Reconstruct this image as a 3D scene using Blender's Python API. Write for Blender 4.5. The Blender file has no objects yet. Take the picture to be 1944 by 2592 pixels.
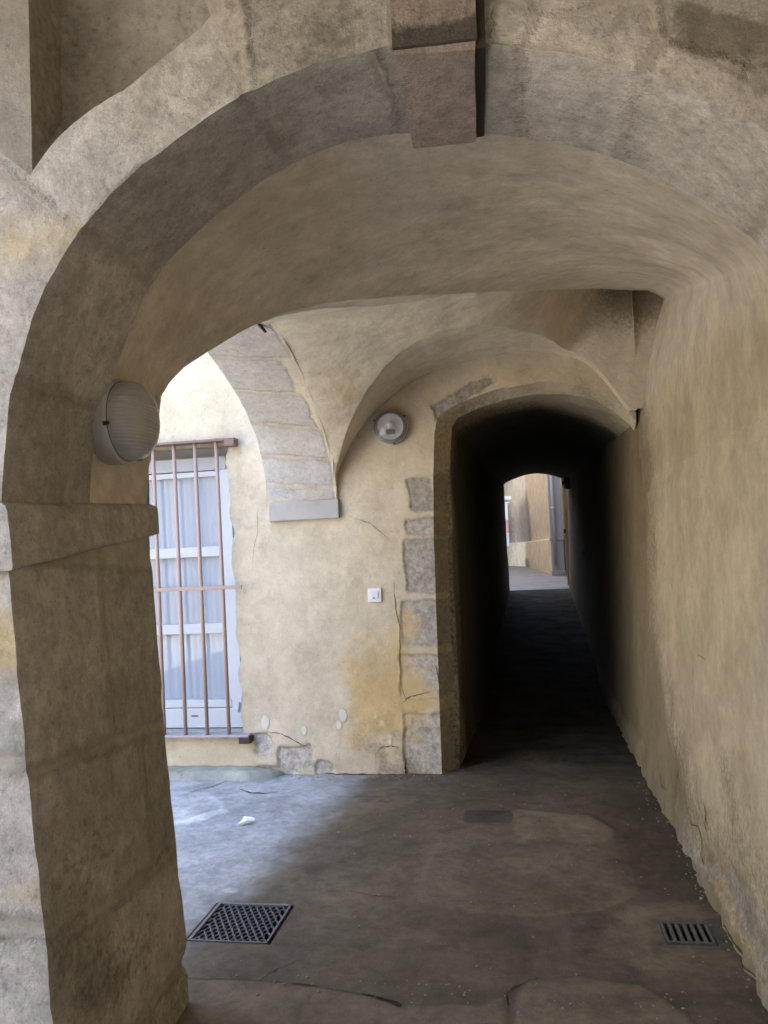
import bpy, bmesh, math, random
import numpy as np
from mathutils import Vector, Matrix

S = bpy.context.scene
COL = S.collection
PI = math.pi
random.seed(7)

# ------------------------------------------------------------------ camera
EYE = 1.5
def camera():
    yaw, pit, rol = math.radians(9.65), math.radians(2.95), math.radians(-2.58)
    f = Vector((-math.sin(yaw)*math.cos(pit), math.cos(yaw)*math.cos(pit), math.sin(pit)))
    r0 = f.cross(Vector((0, 0, 1))).normalized(); u0 = r0.cross(f)
    r = math.cos(rol)*r0 + math.sin(rol)*u0
    u = -math.sin(rol)*r0 + math.cos(rol)*u0
    b = -f
    m = Matrix(((r.x, u.x, b.x, 0), (r.y, u.y, b.y, 0), (r.z, u.z, b.z, EYE), (0, 0, 0, 1)))
    cd = bpy.data.cameras.new('camera'); co = bpy.data.objects.new('camera', cd)
    COL.objects.link(co); co.matrix_world = m
    cd.sensor_fit = 'VERTICAL'; cd.sensor_height = 36.0; cd.sensor_width = 27.0
    cd.lens = 36.0*2016/2592
    cd.clip_start = 0.05; cd.clip_end = 2000
    S.camera = co
camera()

# ------------------------------------------------------------------ light
SUN_EL, SUN_AZ = math.radians(60), math.radians(70)      # azimuth from +Y towards +X
w = bpy.data.worlds.new('World'); S.world = w; w.use_nodes = True
wn = w.node_tree.nodes; wl = w.node_tree.links
sky = wn.new('ShaderNodeTexSky'); sky.sky_type = 'NISHITA'; sky.sun_disc = False
sky.sun_elevation = SUN_EL; sky.sun_rotation = SUN_AZ; sky.air_density = 1.0; sky.dust_density = 0.6
bg = wn['Background']; bg.inputs['Strength'].default_value = 0.15
wl.new(sky.outputs[0], bg.inputs[0])
sl = bpy.data.lights.new('sun', 'SUN'); sl.energy = 2.5; sl.angle = math.radians(0.5); sl.color = (1.0, 0.94, 0.84)
so = bpy.data.objects.new('sun', sl); COL.objects.link(so)
sd = Vector((math.sin(SUN_AZ)*math.cos(SUN_EL), math.cos(SUN_AZ)*math.cos(SUN_EL), math.sin(SUN_EL)))
so.rotation_euler = sd.to_track_quat('Z', 'Y').to_euler(); so.location = (0, 0, 30)
S.view_settings.view_transform = 'Standard'; S.view_settings.look = 'None'
S.view_settings.gamma = 1.0; S.view_settings.use_curve_mapping = False
S.view_settings.exposure = 4.1
cy = S.cycles
cy.max_bounces = 14; cy.diffuse_bounces = 10; cy.glossy_bounces = 4; cy.transparent_max_bounces = 12
cy.use_denoising = True
cy.use_guiding = True; cy.guiding_training_samples = 64
cy.sample_clamp_indirect = 6.0; cy.caustics_reflective = False; cy.caustics_refractive = False

# ------------------------------------------------------------------ noise (numpy)
def _hash(ix, iy, iz, seed):
    h = (ix.astype(np.int64)*374761393 + iy.astype(np.int64)*668265263 + iz.astype(np.int64)*1274126177 + seed*974711) & 0xffffffff
    h = ((h ^ (h >> 13))*1103515245) & 0xffffffff
    h = ((h ^ (h >> 15))*2246822519) & 0xffffffff
    return ((h ^ (h >> 16)) & 0xffff)/65535.0
def vnoise(P, seed=0):
    F = np.floor(P); R = P - F; I = F.astype(np.int64); R = R*R*(3-2*R)
    o = 0
    for dx in (0, 1):
        for dy in (0, 1):
            for dz in (0, 1):
                wt = (R[..., 0] if dx else 1-R[..., 0])*(R[..., 1] if dy else 1-R[..., 1])*(R[..., 2] if dz else 1-R[..., 2])
                o = o + wt*_hash(I[..., 0]+dx, I[..., 1]+dy, I[..., 2]+dz, seed)
    return o*2-1
def fbm(P, scale, octaves=3, seed=0):
    P = np.asarray(P, float)*scale; a, s, t = 1.0, 0.0, 0.0
    for k in range(octaves):
        s = s + a*vnoise(P*(2.03**k)+k*17.3, seed+k); t += a; a *= 0.5
    return s/t
def sm(x, a, b):
    t = np.clip((x-a)/(b-a), 0, 1); return t*t*(3-2*t)
def interp(t, xs, ys): return np.interp(t, xs, ys)

# signed distances (positive inside)
def sd_box(x, y, x0, x1, y0, y1, r=0.02):
    cx, cy_, hx, hy = (x0+x1)/2, (y0+y1)/2, abs(x1-x0)/2-r, abs(y1-y0)/2-r
    qx, qy = np.abs(x-cx)-hx, np.abs(y-cy_)-hy
    return -(np.hypot(np.maximum(qx, 0), np.maximum(qy, 0)) + np.minimum(np.maximum(qx, qy), 0) - r)
def sd_poly(x, y, pts):
    pts = np.array(pts, float); n = len(pts); d = np.full(np.shape(x), 1e9); ins = np.zeros(np.shape(x), bool)
    for i in range(n):
        a, b = pts[i], pts[(i+1) % n]; e = b-a
        t = np.clip(((x-a[0])*e[0]+(y-a[1])*e[1])/(e@e), 0, 1)
        d = np.minimum(d, np.hypot(x-a[0]-t*e[0], y-a[1]-t*e[1]))
        c = ((a[1] > y) != (b[1] > y))
        with np.errstate(divide='ignore', invalid='ignore'):
            ins ^= c & (x < (b[0]-a[0])*(y-a[1])/(b[1]-a[1]+1e-12)+a[0])
    return np.where(ins, d, -d)
def sd_line(x, y, pts):
    pts = np.array(pts, float); d = np.full(np.shape(x), 1e9)
    for a, b in zip(pts[:-1], pts[1:]):
        e = b-a; t = np.clip(((x-a[0])*e[0]+(y-a[1])*e[1])/(e@e), 0, 1)
        d = np.minimum(d, np.hypot(x-a[0]-t*e[0], y-a[1]-t*e[1]))
    return d

# ------------------------------------------------------------------ objects
def tag(o, label=None, cat=None, group=None, kind=None):
    if label: o['label'] = label
    if cat: o['category'] = cat
    if group: o['group'] = group
    if kind: o['kind'] = kind
    elif cat: o['kind'] = 'thing'
    return o
def empty(name, loc=(0, 0, 0), **k):
    o = bpy.data.objects.new(name, None); o.empty_display_size = 0.1; COL.objects.link(o); o.location = loc
    return tag(o, **k)

class MB:
    """collects grids, boxes, tubes and lathes into one mesh"""
    def __init__(s): s.v = []; s.f = []; s.n = 0; s.at = {}; s.sm = []
    def _attrs(s, n, at):
        for k in set(s.at) | set(at):
            if k not in s.at: s.at[k] = [np.zeros(s.n)] if s.n else []
            s.at[k].append(np.asarray(at[k], float).ravel() if k in at else np.zeros(n))
    def raw(s, V, F, smooth=True, **at):
        V = np.asarray(V, float).reshape(-1, 3); s._attrs(len(V), at)
        s.v.append(V); s.f += [tuple(int(i)+s.n for i in f) for f in F]; s.sm += [smooth]*len(F); s.n += len(V)
        return s
    def grid(s, P, smooth=True, keep=None, flip=False, wrap=False, **at):
        nu, nv = P.shape[:2]
        i = np.arange(nu*nv).reshape(nu, nv)
        a, b, c, d = i[:-1, :-1], i[1:, :-1], i[1:, 1:], i[:-1, 1:]
        Q = np.stack([a, b, c, d], -1)
        if keep is not None: Q = Q[keep]
        Q = Q.reshape(-1, 4)
        if flip: Q = Q[:, ::-1]
        return s.raw(P, Q.tolist(), smooth, **at)
    def box(s, x0, x1, y0, y1, z0, z1, bev=0, shear=None, smooth=False):
        bm = bmesh.new(); bmesh.ops.create_cube(bm, size=1)
        for v in bm.verts:
            v.co = Vector(((x0+x1)/2+v.co.x*(x1-x0), (y0+y1)/2+v.co.y*(y1-y0), (z0+z1)/2+v.co.z*(z1-z0)))
        if bev: bmesh.ops.bevel(bm, geom=bm.edges[:], offset=bev, segments=2, affect='EDGES', profile=0.6)
        if shear:
            for v in bm.verts: v.co.x += shear*v.co.z
        bm.verts.index_update()
        s.raw([v.co[:] for v in bm.verts], [[v.index for v in f.verts] for f in bm.faces], smooth); bm.free()
        return s
    def tube(s, pts, r, n=10, cap=True):
        pts = [Vector(p) for p in pts]; rs = r if hasattr(r, '__len__') else [r]*len(pts)
        V = []; up = None
        for k, p in enumerate(pts):
            t = (pts[min(k+1, len(pts)-1)]-pts[max(k-1, 0)]).normalized()
            if up is None or abs(up.dot(t)) > .95: up = Vector((0, 0, 1)) if abs(t.z) < .9 else Vector((1, 0, 0))
            a = t.cross(up).normalized(); b = a.cross(t)
            V += [p+(a*math.cos(2*PI*j/n)+b*math.sin(2*PI*j/n))*rs[k] for j in range(n)]
        F = [(k*n+j, k*n+(j+1) % n, (k+1)*n+(j+1) % n, (k+1)*n+j) for k in range(len(pts)-1) for j in range(n)]
        if cap: F += [tuple(range(n))[::-1], tuple(range((len(pts)-1)*n, len(pts)*n))]
        return s.raw([v[:] for v in V], F)
    def lathe(s, prof, mat, n=48, rib=0, ribn=60):
        """prof: (r, h) pairs; axis z, then transformed by mat"""
        V = []; F = []; n0 = len(prof)
        for j in range(n):
            a = 2*PI*j/n
            for (r, h) in prof:
                V.append((mat @ Vector((r*math.cos(a), r*math.sin(a), h)))[:])
        for j in range(n):
            for k in range(n0-1):
                F.append((j*n0+k, ((j+1) % n)*n0+k, ((j+1) % n)*n0+k+1, j*n0+k+1))
        return s.raw(V, F)
    def build(s, name, mat, parent=None, weld=0):
        me = bpy.data.meshes.new(name)
        V = np.concatenate(s.v); me.from_pydata(V.tolist(), [], s.f)
        me.polygons.foreach_set('use_smooth', s.sm)
        for k, a in s.at.items():
            A = me.attributes.new(k, 'FLOAT', 'POINT'); A.data.foreach_set('value', np.concatenate(a).astype(np.float32))
        me.materials.append(mat); me.update()
        if weld:
            bm = bmesh.new(); bm.from_mesh(me); bmesh.ops.remove_doubles(bm, verts=bm.verts, dist=weld); bm.to_mesh(me); bm.free()
        o = bpy.data.objects.new(name, me); COL.objects.link(o)
        if parent: o.parent = parent; o.matrix_parent_inverse = parent.matrix_basis.inverted()
        return o

# ------------------------------------------------------------------ materials
class NT:
    def __init__(s, name):
        s.m = bpy.data.materials.new(name); s.m.use_nodes = True; s.t = s.m.node_tree; s.N = s.t.nodes; s.L = s.t.links
        s.b = s.N['Principled BSDF']; s.out = s.N['Material Output']
        s.tc = s.N.new('ShaderNodeTexCoord')
    def new(s, t, **k):
        n = s.N.new(t)
        for a, v in k.items(): setattr(n, a, v)
        return n
    def set(s, sock, v):
        if hasattr(v, 'is_output') or isinstance(v, bpy.types.NodeSocket): s.L.new(v, sock)
        else: sock.default_value = (tuple(v)+(1,) if isinstance(v, (tuple, list)) and len(v) == 3 and sock.type == 'RGBA' else v)
    def attr(s, name): n = s.new('ShaderNodeAttribute', attribute_name=name); return n.outputs['Fac']
    def math(s, op, a, b=0, c=None, clamp=False):
        n = s.new('ShaderNodeMath', operation=op, use_clamp=clamp); s.set(n.inputs[0], a); s.set(n.inputs[1], b)
        if c is not None: s.set(n.inputs[2], c)
        return n.outputs[0]
    def ramp(s, v, a, b, c=0.0, d=1.0):
        n = s.new('ShaderNodeMapRange', interpolation_type='SMOOTHSTEP'); s.set(n.inputs[0], v)
        for k, x in zip((1, 2, 3, 4), (a, b, c, d)): s.set(n.inputs[k], x)
        return n.outputs[0]
    def noise(s, scale, detail=4, rough=0.6, stretch=None, off=0, dist=0):
        n = s.new('ShaderNodeTexNoise'); n.inputs['Scale'].default_value = scale; n.inputs['Detail'].default_value = detail
        n.inputs['Roughness'].default_value = rough; n.inputs['Distortion'].default_value = dist
        mp = s.new('ShaderNodeMapping'); s.L.new(s.tc.outputs['Object'], mp.inputs[0])
        mp.inputs['Location'].default_value = (off, off*.7, off*1.3)
        if stretch: mp.inputs['Scale'].default_value = stretch
        s.L.new(mp.outputs[0], n.inputs['Vector'])
        return n.outputs['Fac']
    def vor(s, scale, feat='F1', out='Distance', off=0):
        n = s.new('ShaderNodeTexVoronoi', feature=feat); n.inputs['Scale'].default_value = scale
        mp = s.new('ShaderNodeMapping'); s.L.new(s.tc.outputs['Object'], mp.inputs[0]); mp.inputs['Location'].default_value = (off, off, off)
        s.L.new(mp.outputs[0], n.inputs['Vector']); return n.outputs[out]
    def mix(s, f, a, b, mode='MIX'):
        n = s.new('ShaderNodeMix', data_type='RGBA', blend_type=mode); s.set(n.inputs[0], f); s.set(n.inputs[6], a); s.set(n.inputs[7], b)
        return n.outputs[2]
    def scale(s, c, f):                       # colour times a scalar
        n = s.new('ShaderNodeVectorMath', operation='SCALE'); s.set(n.inputs[0], c); s.set(n.inputs[3], f); return n.outputs[0]
    def bump(s, h, strength, dist, prev=None):
        n = s.new('ShaderNodeBump'); n.inputs['Strength'].default_value = strength; n.inputs['Distance'].default_value = dist
        s.L.new(h, n.inputs['Height'])
        if prev is not None: s.L.new(prev, n.inputs['Normal'])
        return n.outputs[0]
    def done(s, col, rough=0.9, normal=None, spec=0.25):
        s.set(s.b.inputs['Base Color'], col); s.set(s.b.inputs['Roughness'], rough)
        s.b.inputs['Specular IOR Level'].default_value = spec
        if normal is not None: s.L.new(normal, s.b.inputs['Normal'])
        return s.m

def masonry(name, pa, pb, sa, sb, dirt, ochre=(.42, .25, .09), streak=False, bumpk=1.0, dirt_amt=0.5, alt=None, brush=None, mott=.8, smott=.5):
    """plaster (pa..pb) with bare stone (sa..sb) where the 'stone' attribute is positive, weathering from 'stain', 'lift'"""
    t = NT(name)
    n1 = t.noise(2.3, 5, .62); n2 = t.noise(9, 5, .65, off=3); n3 = t.noise(46, 4, .7, off=5); n4 = t.noise(170, 3, .7, off=9)
    stone = t.attr('stone'); tone = t.attr('tone'); stain = t.attr('stain'); lift = t.attr('lift')
    sdf = t.math('ADD', stone, t.math('MULTIPLY', t.math('SUBTRACT', n2, .5), .05))
    sdf = t.math('ADD', sdf, t.math('MULTIPLY', t.math('SUBTRACT', n3, .5), .025))
    mask = t.ramp(sdf, -.006, .010)
    edge = t.math('MULTIPLY', t.ramp(sdf, -.02, -.002), t.ramp(sdf, .02, .002))
    plaster = t.mix(t.ramp(n1, .3, .7), pa, pb)
    plaster = t.mix(t.math('MULTIPLY', t.ramp(n2, .5, .75), .45), plaster, t.scale(pa, .72))
    if brush:
        nb_ = t.noise(3.2, 6, .68, stretch=brush, off=7)
        plaster = t.scale(plaster, t.ramp(nb_, .25, .75, .96, 1.04))
    if alt:
        al = t.ramp(t.math('ADD', t.attr('alt'), t.math('MULTIPLY', t.math('SUBTRACT', n1, .5), 1.3)), .15, .85)
        plaster = t.mix(al, plaster, t.mix(t.ramp(n1, .3, .7), alt[0], alt[1]))
    if streak:
        n5 = t.noise(5, 5, .6, stretch=(6, 6, .55), off=2)
        plaster = t.mix(t.math('MULTIPLY', t.ramp(n5, .42, .72), .4), plaster, t.scale(pb, .74))
    st = t.mix(t.ramp(t.math('ADD', t.math('MULTIPLY', tone, .7), t.math('MULTIPLY', n2, .5)), .2, .95), sa, sb)
    sp = t.ramp(t.vor(120), .1, .5)
    st = t.mix(t.math('MULTIPLY', t.ramp(n3, .5, .7), .4), st, t.scale(sa, .55))
    st = t.mix(t.math('MULTIPLY', t.ramp(n4, .55, .7), .35), st, t.scale(sb, 1.35))
    st = t.scale(st, t.ramp(t.noise(24, 7, .76, off=41), .3, .7, 1-.36*smott, 1+.26*smott))
    col = t.mix(mask, plaster, st)
    col = t.mix(t.math('MULTIPLY', edge, .22), col, t.scale(dirt, .8))
    sf = t.math('MULTIPLY', t.ramp(t.math('ADD', stain, t.math('MULTIPLY', t.math('SUBTRACT', n2, .5), .8)), .25, .85), .9)
    col = t.mix(sf, col, ochre)
    df = t.math('MULTIPLY', t.ramp(t.math('ADD', t.math('MULTIPLY', t.attr('grime'), 1.0), t.math('MULTIPLY', t.math('SUBTRACT', n3, .5), 1.1)), .3, .9), .85)  # this channel carries real grime and painted shade alike
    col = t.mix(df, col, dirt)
    blot = t.noise(1.1, 6, .7, off=12)
    col = t.mix(t.math('MULTIPLY', t.ramp(blot, .5, .8), dirt_amt), col, t.scale(dirt, 1.3))
    m1 = t.ramp(t.noise(3.3, 9, .72, off=21), .28, .72, 1-.24*mott, 1+.2*mott); m2 = t.ramp(t.noise(17, 8, .72, off=23), .28, .72, 1-.16*mott, 1+.16*mott)
    pit = t.ramp(t.noise(75, 3, .6, off=25), .63, .74, 1.0, .62)
    fine = t.math('MULTIPLY', t.math('MULTIPLY', m1, m2), t.math('MULTIPLY', pit, t.math('ADD', .84, t.math('MULTIPLY', n4, .32))))
    col = t.scale(col, t.math('MULTIPLY', fine, t.math('ADD', 1.0, lift)))
    h = t.math('ADD', t.math('MULTIPLY', n3, .6), t.math('MULTIPLY', n4, .4))
    h = t.math('ADD', h, t.math('MULTIPLY', mask, .25))
    h = t.math('ADD', h, t.math('MULTIPLY', edge, -.8))
    nb = t.bump(n2, .5*bumpk, .02)
    nb = t.bump(h, .65*bumpk, .007, nb)
    return t.done(col, .93, nb, .15)

def plain(name, c, rough=.6, metal=0, spec=.4, var=.25, sc=30, bump=.1, dirt=None, dirtk=.5):
    t = NT(name); n1 = t.noise(sc, 5, .65); n2 = t.noise(sc*.15, 3, .6, off=4)
    col = t.scale(c, t.math('ADD', 1-var*.5, t.math('MULTIPLY', n1, var)))
    if dirt: col = t.mix(t.math('MULTIPLY', t.ramp(n2, .45, .7), dirtk), col, dirt)
    t.b.inputs['Metallic'].default_value = metal
    return t.done(col, t.math('ADD', rough-.08, t.math('MULTIPLY', n1, .16)), t.bump(n1, bump, .003), spec)

GREY1, GREY2 = (.30, .275, .235), (.43, .40, .35)
M = {}
M['near'] = masonry('near_arch_masonry', (.375, .335, .275), (.45, .40, .33), (.33, .30, .255), (.46, .42, .365), (.16, .138, .11), ochre=(.46, .36, .20), dirt_amt=.35, bumpk=.85)
M['vault'] = masonry('vault_plaster', (.52, .455, .35), (.59, .52, .41), GREY1, GREY2, (.20, .16, .115), dirt_amt=.35, bumpk=.7, alt=((.37, .305, .195), (.44, .37, .25)), brush=(1.5, 4, 3), mott=.75)
M['back'] = masonry('house_wall_plaster', (.51, .435, .315), (.585, .51, .385), (.32, .29, .25), (.47, .43, .37), (.25, .20, .14), ochre=(.53, .385, .185), dirt_amt=.12, bumpk=.7, mott=.42, smott=1.0)
M['crossv'] = masonry('cross_vault_plaster', (.60, .53, .41), (.67, .60, .48), GREY1, GREY2, (.25, .20, .14), ochre=(.53, .385, .185), dirt_amt=.15, bumpk=.7, mott=.5)
M['right'] = masonry('right_wall_plaster', (.40, .345, .255), (.47, .41, .315), GREY1, GREY2, (.17, .135, .08), streak=True, dirt_amt=.2, bumpk=.75, mott=.7, alt=((.37, .305, .195), (.44, .37, .25)))
M['court_stone'] = masonry('court_arch_stone', (.53, .47, .37), (.58, .52, .42), (.41, .395, .365), (.48, .46, .43), (.25, .21, .15), ochre=(.53, .385, .185), dirt_amt=.12, bumpk=.7, mott=.5, smott=.3)
M['passage_dark'] = masonry('passage_stone', (.075, .063, .05), (.10, .085, .066), (.05, .045, .04), (.085, .078, .07), (.03, .026, .02), bumpk=1.0)  # passage darkness put into the stone tone
M['far'] = masonry('far_wall_plaster', (.44, .345, .23), (.50, .40, .28), GREY1, GREY2, (.14, .11, .08), streak=True, dirt_amt=.3)
M['court'] = masonry('court_wall_plaster', (.64, .58, .48), (.70, .64, .54), GREY1, GREY2, (.38, .32, .25), dirt_amt=.15)
M['dark'] = plain('dark_recess', (.012, .011, .010), .9, spec=.1)
M['crack'] = plain('crack_shadow_dirt', (.055, .045, .034), .95, spec=.05)
M['iron'] = plain('rusty_iron', (.07, .048, .038), .7, .3, sc=60, bump=.3)
M['bar'] = plain('brown_bar_paint', (.36, .25, .205), .55, 0, .35, var=.3, sc=40)
M['white'] = plain('white_frame_paint', (.52, .55, .59), .4, 0, .5, var=.12, sc=20, dirt=(.5, .5, .5), dirtk=.2)
M['greyframe'] = plain('grey_head_paint', (.40, .42, .46), .45)
M['switch'] = plain('switch_plastic', (.74, .74, .76), .35, 0, .5, var=.06)
M['alu'] = plain('lamp_base_metal', (.42, .415, .405), .45, .15, .5, var=.2)
M['rim'] = plain('lamp_rim_grey', (.13, .125, .125), .4, .3)
M['reflector'] = plain('lamp_reflector_enamel', (.78, .78, .78), .3, 0, .5, var=.1)
M['slab'] = plain('drain_slab_stone', (.115, .10, .085), .9, 0, .2, sc=40, bump=.5)
M['grate'] = plain('cast_iron', (.085, .085, .10), .42, .5, .5, sc=80, bump=.4)
M['gframe'] = plain('galvanised_frame', (.17, .175, .185), .55, .4, .5, sc=60)
M['paper'] = plain('white_paper', (.86, .86, .87), .8, 0, .2, var=.1)
M['mossy'] = masonry('mossy_kerb', (.27, .275, .23), (.33, .33, .28), GREY1, GREY2, (.12, .15, .09), bumpk=.9)
M['wood'] = plain('door_post_wood', (.36, .25, .15), .6, sc=20)
M['pipe'] = plain('grey_pipe_paint', (.25, .23, .21), .6)

M['tunnel'] = masonry('passage_plaster', (.43, .37, .27), (.50, .44, .33), GREY1, GREY2, (.034, .030, .025), dirt_amt=.2, bumpk=.8)  # near-black overlay colour paints the passage's darkness onto its lining
def floor_mat(name='worn_stone_floor', r0=.50, spec=.35):
    t = NT(name)
    n1 = t.noise(1.6, 6, .65); n2 = t.noise(8, 5, .65, off=3); n3 = t.noise(40, 4, .7, off=5); n4 = t.noise(160, 3, .7, off=9)
    lift = t.attr('lift'); dark_amt = t.attr('grime')  # real grime on the gallery floor, painted shade in the passage
    c = t.mix(t.ramp(n1, .3, .7), (.090, .067, .043), (.128, .099, .067))
    c = t.mix(t.math('MULTIPLY', t.ramp(n2, .5, .72), .5), c, (.05, .039, .029))
    c = t.mix(t.math('MULTIPLY', t.ramp(n3, .55, .75), .3), c, (.155, .142, .125))
    c = t.mix(t.ramp(t.attr('alt'), 0, 1), c, t.mix(t.ramp(n2, .3, .7), (.27, .275, .285), (.35, .355, .365)))  # pale bluish tone paints court skylight onto the floor
    c = t.mix(t.math('MULTIPLY', t.ramp(t.math('ADD', dark_amt, t.math('MULTIPLY', t.math('SUBTRACT', n3, .5), .9)), .3, .8), .8), c, (.045, .039, .032))
    c = t.mix(t.math('MULTIPLY', t.ramp(t.attr('stain'), .2, .8), .7), c, (.14, .17, .13))
    m1 = t.ramp(t.noise(2.6, 9, .74, off=31), .28, .72, .70, 1.28); m2 = t.ramp(t.noise(22, 8, .74, off=33), .28, .72, .80, 1.2)
    grit = t.ramp(t.vor(95), .04, .22, 1.35, 1.0); pit = t.ramp(t.noise(120, 2, .6, off=35), .64, .74, 1.0, .6)
    m1 = t.math('MULTIPLY', t.math('MULTIPLY', m1, m2), t.math('MULTIPLY', grit, pit))
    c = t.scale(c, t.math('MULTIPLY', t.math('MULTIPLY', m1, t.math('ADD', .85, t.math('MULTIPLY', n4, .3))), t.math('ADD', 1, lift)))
    h = t.math('ADD', t.math('MULTIPLY', n3, .6), t.math('MULTIPLY', n4, .4))
    nb = t.bump(n2, .4, .015); nb = t.bump(h, .4, .006, nb)
    return t.done(c, t.math('ADD', r0, t.math('MULTIPLY', n2, .35)), nb, spec)
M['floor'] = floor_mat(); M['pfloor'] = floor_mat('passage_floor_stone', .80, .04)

def glass_mat(name, tint, transp, rough=.03):
    t = NT(name); N = t.N
    tr = t.new('ShaderNodeBsdfTransparent'); tr.inputs[0].default_value = (*tint, 1)
    gl = t.new('ShaderNodeBsdfGlossy'); gl.inputs['Roughness'].default_value = rough
    lw = t.new('ShaderNodeLayerWeight'); fac = t.math('ADD', .045, t.math('MULTIPLY', .95, t.math('POWER', lw.outputs['Facing'], 4.0)))
    df = t.new('ShaderNodeBsdfDiffuse'); df.inputs[0].default_value = (*tint, 1)
    m1 = t.new('ShaderNodeMixShader'); m1.inputs[0].default_value = transp
    t.L.new(df.outputs[0], m1.inputs[1]); t.L.new(tr.outputs[0], m1.inputs[2])
    m2 = t.new('ShaderNodeMixShader'); t.L.new(fac, m2.inputs[0]); t.L.new(m1.outputs[0], m2.inputs[1]); t.L.new(gl.outputs[0], m2.inputs[2])
    t.L.new(m2.outputs[0], t.out.inputs[0]); N.remove(t.b); return t.m
M['pane'] = glass_mat('window_glass', (.93, .96, 1.0), .98)
M['dome'] = glass_mat('lamp_glass_clear', (.86, .86, .88), .86, .06)
def frosted():
    t = NT('lamp_glass_ribbed'); t.N.remove(t.b)
    wv = t.new('ShaderNodeTexWave', bands_direction='Z'); wv.inputs['Scale'].default_value = 30; t.L.new(t.tc.outputs['Object'], wv.inputs[0])
    nb = t.bump(wv.outputs['Fac'], .4, .005); n = t.noise(14, 4, .6)
    c = t.mix(t.ramp(n, .35, .7), (.64, .645, .64), (.54, .545, .54))
    d = t.new('ShaderNodeBsdfDiffuse'); tr = t.new('ShaderNodeBsdfTranslucent'); g = t.new('ShaderNodeBsdfGlossy')
    t.L.new(c, d.inputs[0]); t.L.new(c, tr.inputs[0]); g.inputs['Roughness'].default_value = .12; t.L.new(nb, g.inputs['Normal']); t.L.new(nb, d.inputs['Normal'])
    m1 = t.new('ShaderNodeMixShader'); m1.inputs[0].default_value = .35; t.L.new(d.outputs[0], m1.inputs[1]); t.L.new(tr.outputs[0], m1.inputs[2])
    lw = t.new('ShaderNodeLayerWeight'); f = t.math('ADD', .05, t.math('MULTIPLY', .6, t.math('POWER', lw.outputs['Facing'], 3.0)))
    m2 = t.new('ShaderNodeMixShader'); t.L.new(f, m2.inputs[0]); t.L.new(m1.outputs[0], m2.inputs[1]); t.L.new(g.outputs[0], m2.inputs[2]); t.L.new(m2.outputs[0], t.out.inputs[0])
    return t.m
M['frost'] = frosted()
def curtain_mat():
    t = NT('net_curtain'); n = t.noise(26, 4, .6, stretch=(1, 1, .04))
    return t.done(t.scale((.40, .43, .475), t.math('ADD', .94, t.math('MULTIPLY', n, .12))), .9, None, .1)
M['curtain'] = curtain_mat()

# ------------------------------------------------------------------ shared curves of the place
YF, YR, YB, YW = 1.83, 2.24, 2.62, 5.41          # arch front, stone ring back, pier back, house wall
CF = np.array([(-1.295, 1.663), (-1.286, 1.77), (-1.277, 1.84), (-1.263, 1.946), (-1.234, 2.033), (-1.199, 2.139), (-1.159, 2.206),
      (-1.105, 2.291), (-1.062, 2.35), (-1.026, 2.388), (-.967, 2.433), (-.896, 2.491), (-.789, 2.56), (-.61, 2.642), (-.55, 2.664),
      (-.467, 2.685), (-.351, 2.703), (-.271, 2.704), (-.1, 2.695), (-.019, 2.68), (.086, 2.65), (.183, 2.617), (.269, 2.582), (.377, 2.531),
      (.462, 2.475), (.532, 2.418), (.581, 2.375), (.66, 2.275), (.725, 2.15), (.775, 2.0), (.79, 1.85)])
CR = np.array([(-1.292, 1.663), (-1.285, 1.80), (-1.262, 1.93), (-1.205, 2.07), (-1.152, 2.19), (-1.10, 2.32), (-1.035, 2.41), (-.88, 2.53), (-.67, 2.648), (-.582, 2.683),
      (-.44, 2.716), (-.336, 2.72), (-.2, 2.712), (-.036, 2.69), (.142, 2.641), (.284, 2.582), (.38, 2.534), (.537, 2.42), (.693, 2.27), (.75, 2.16), (.785, 2.02), (.795, 1.85)])
GT = np.array([-.004, -.001, .011, .0145, .0247, .0433, .0705, .0994, .129, .161, .211, .264, .325, .40, .504, .634, .765, .870, .975])
GZ = np.array([1.683, 1.817, 2.045, 2.095, 2.149, 2.217, 2.29, 2.359, 2.43, 2.487, 2.556, 2.612, 2.663, 2.714, 2.794, 2.899, 3.005, 3.078, 3.125])
GA, GB = np.array([-1.28, YB]), np.array([.95, YW])
def gxy(t): return GA[None, :] + np.asarray(t)[:, None]*(GB-GA)[None, :]
_g = gxy(GT)
G3 = np.column_stack([_g, GZ])
G3 = np.vstack([G3, [(1.0, 5.42, 3.09), (.942, 5.43, 2.93), (.867, 5.435, 2.644), (.825, 5.435, 2.43), (.802, 5.435, 2.15), (.792, 5.435, 1.85)]])
def resample(C, n):
    C = np.asarray(C, float); d = np.r_[0, np.cumsum(np.linalg.norm(np.diff(C, axis=0), axis=1))]
    t = np.linspace(0, d[-1], n); return np.column_stack([np.interp(t, d, C[:, k]) for k in range(C.shape[1])])
def smooth_curve(C, it=2):
    C = np.array(C, float)
    for _ in range(it): C[1:-1] = .25*C[:-2]+.5*C[1:-1]+.25*C[2:]
    return C
def seg_resample(C, brk, ns):
    return np.vstack([resample(C[a:b+1], n)[(0 if k == 0 else 1):] for k, (a, b, n) in enumerate(zip(brk[:-1], brk[1:], ns))])
def right_x(z, Y): return .722 + .032*np.minimum(z, 2.3)
def bend(P, d, amp, scale, seed=0, octv=3):
    """push the points of a grid along d (vector) by noise of their place"""
    return P + np.asarray(d)*(amp*fbm(P, scale, octv, seed))[..., None]

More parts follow.
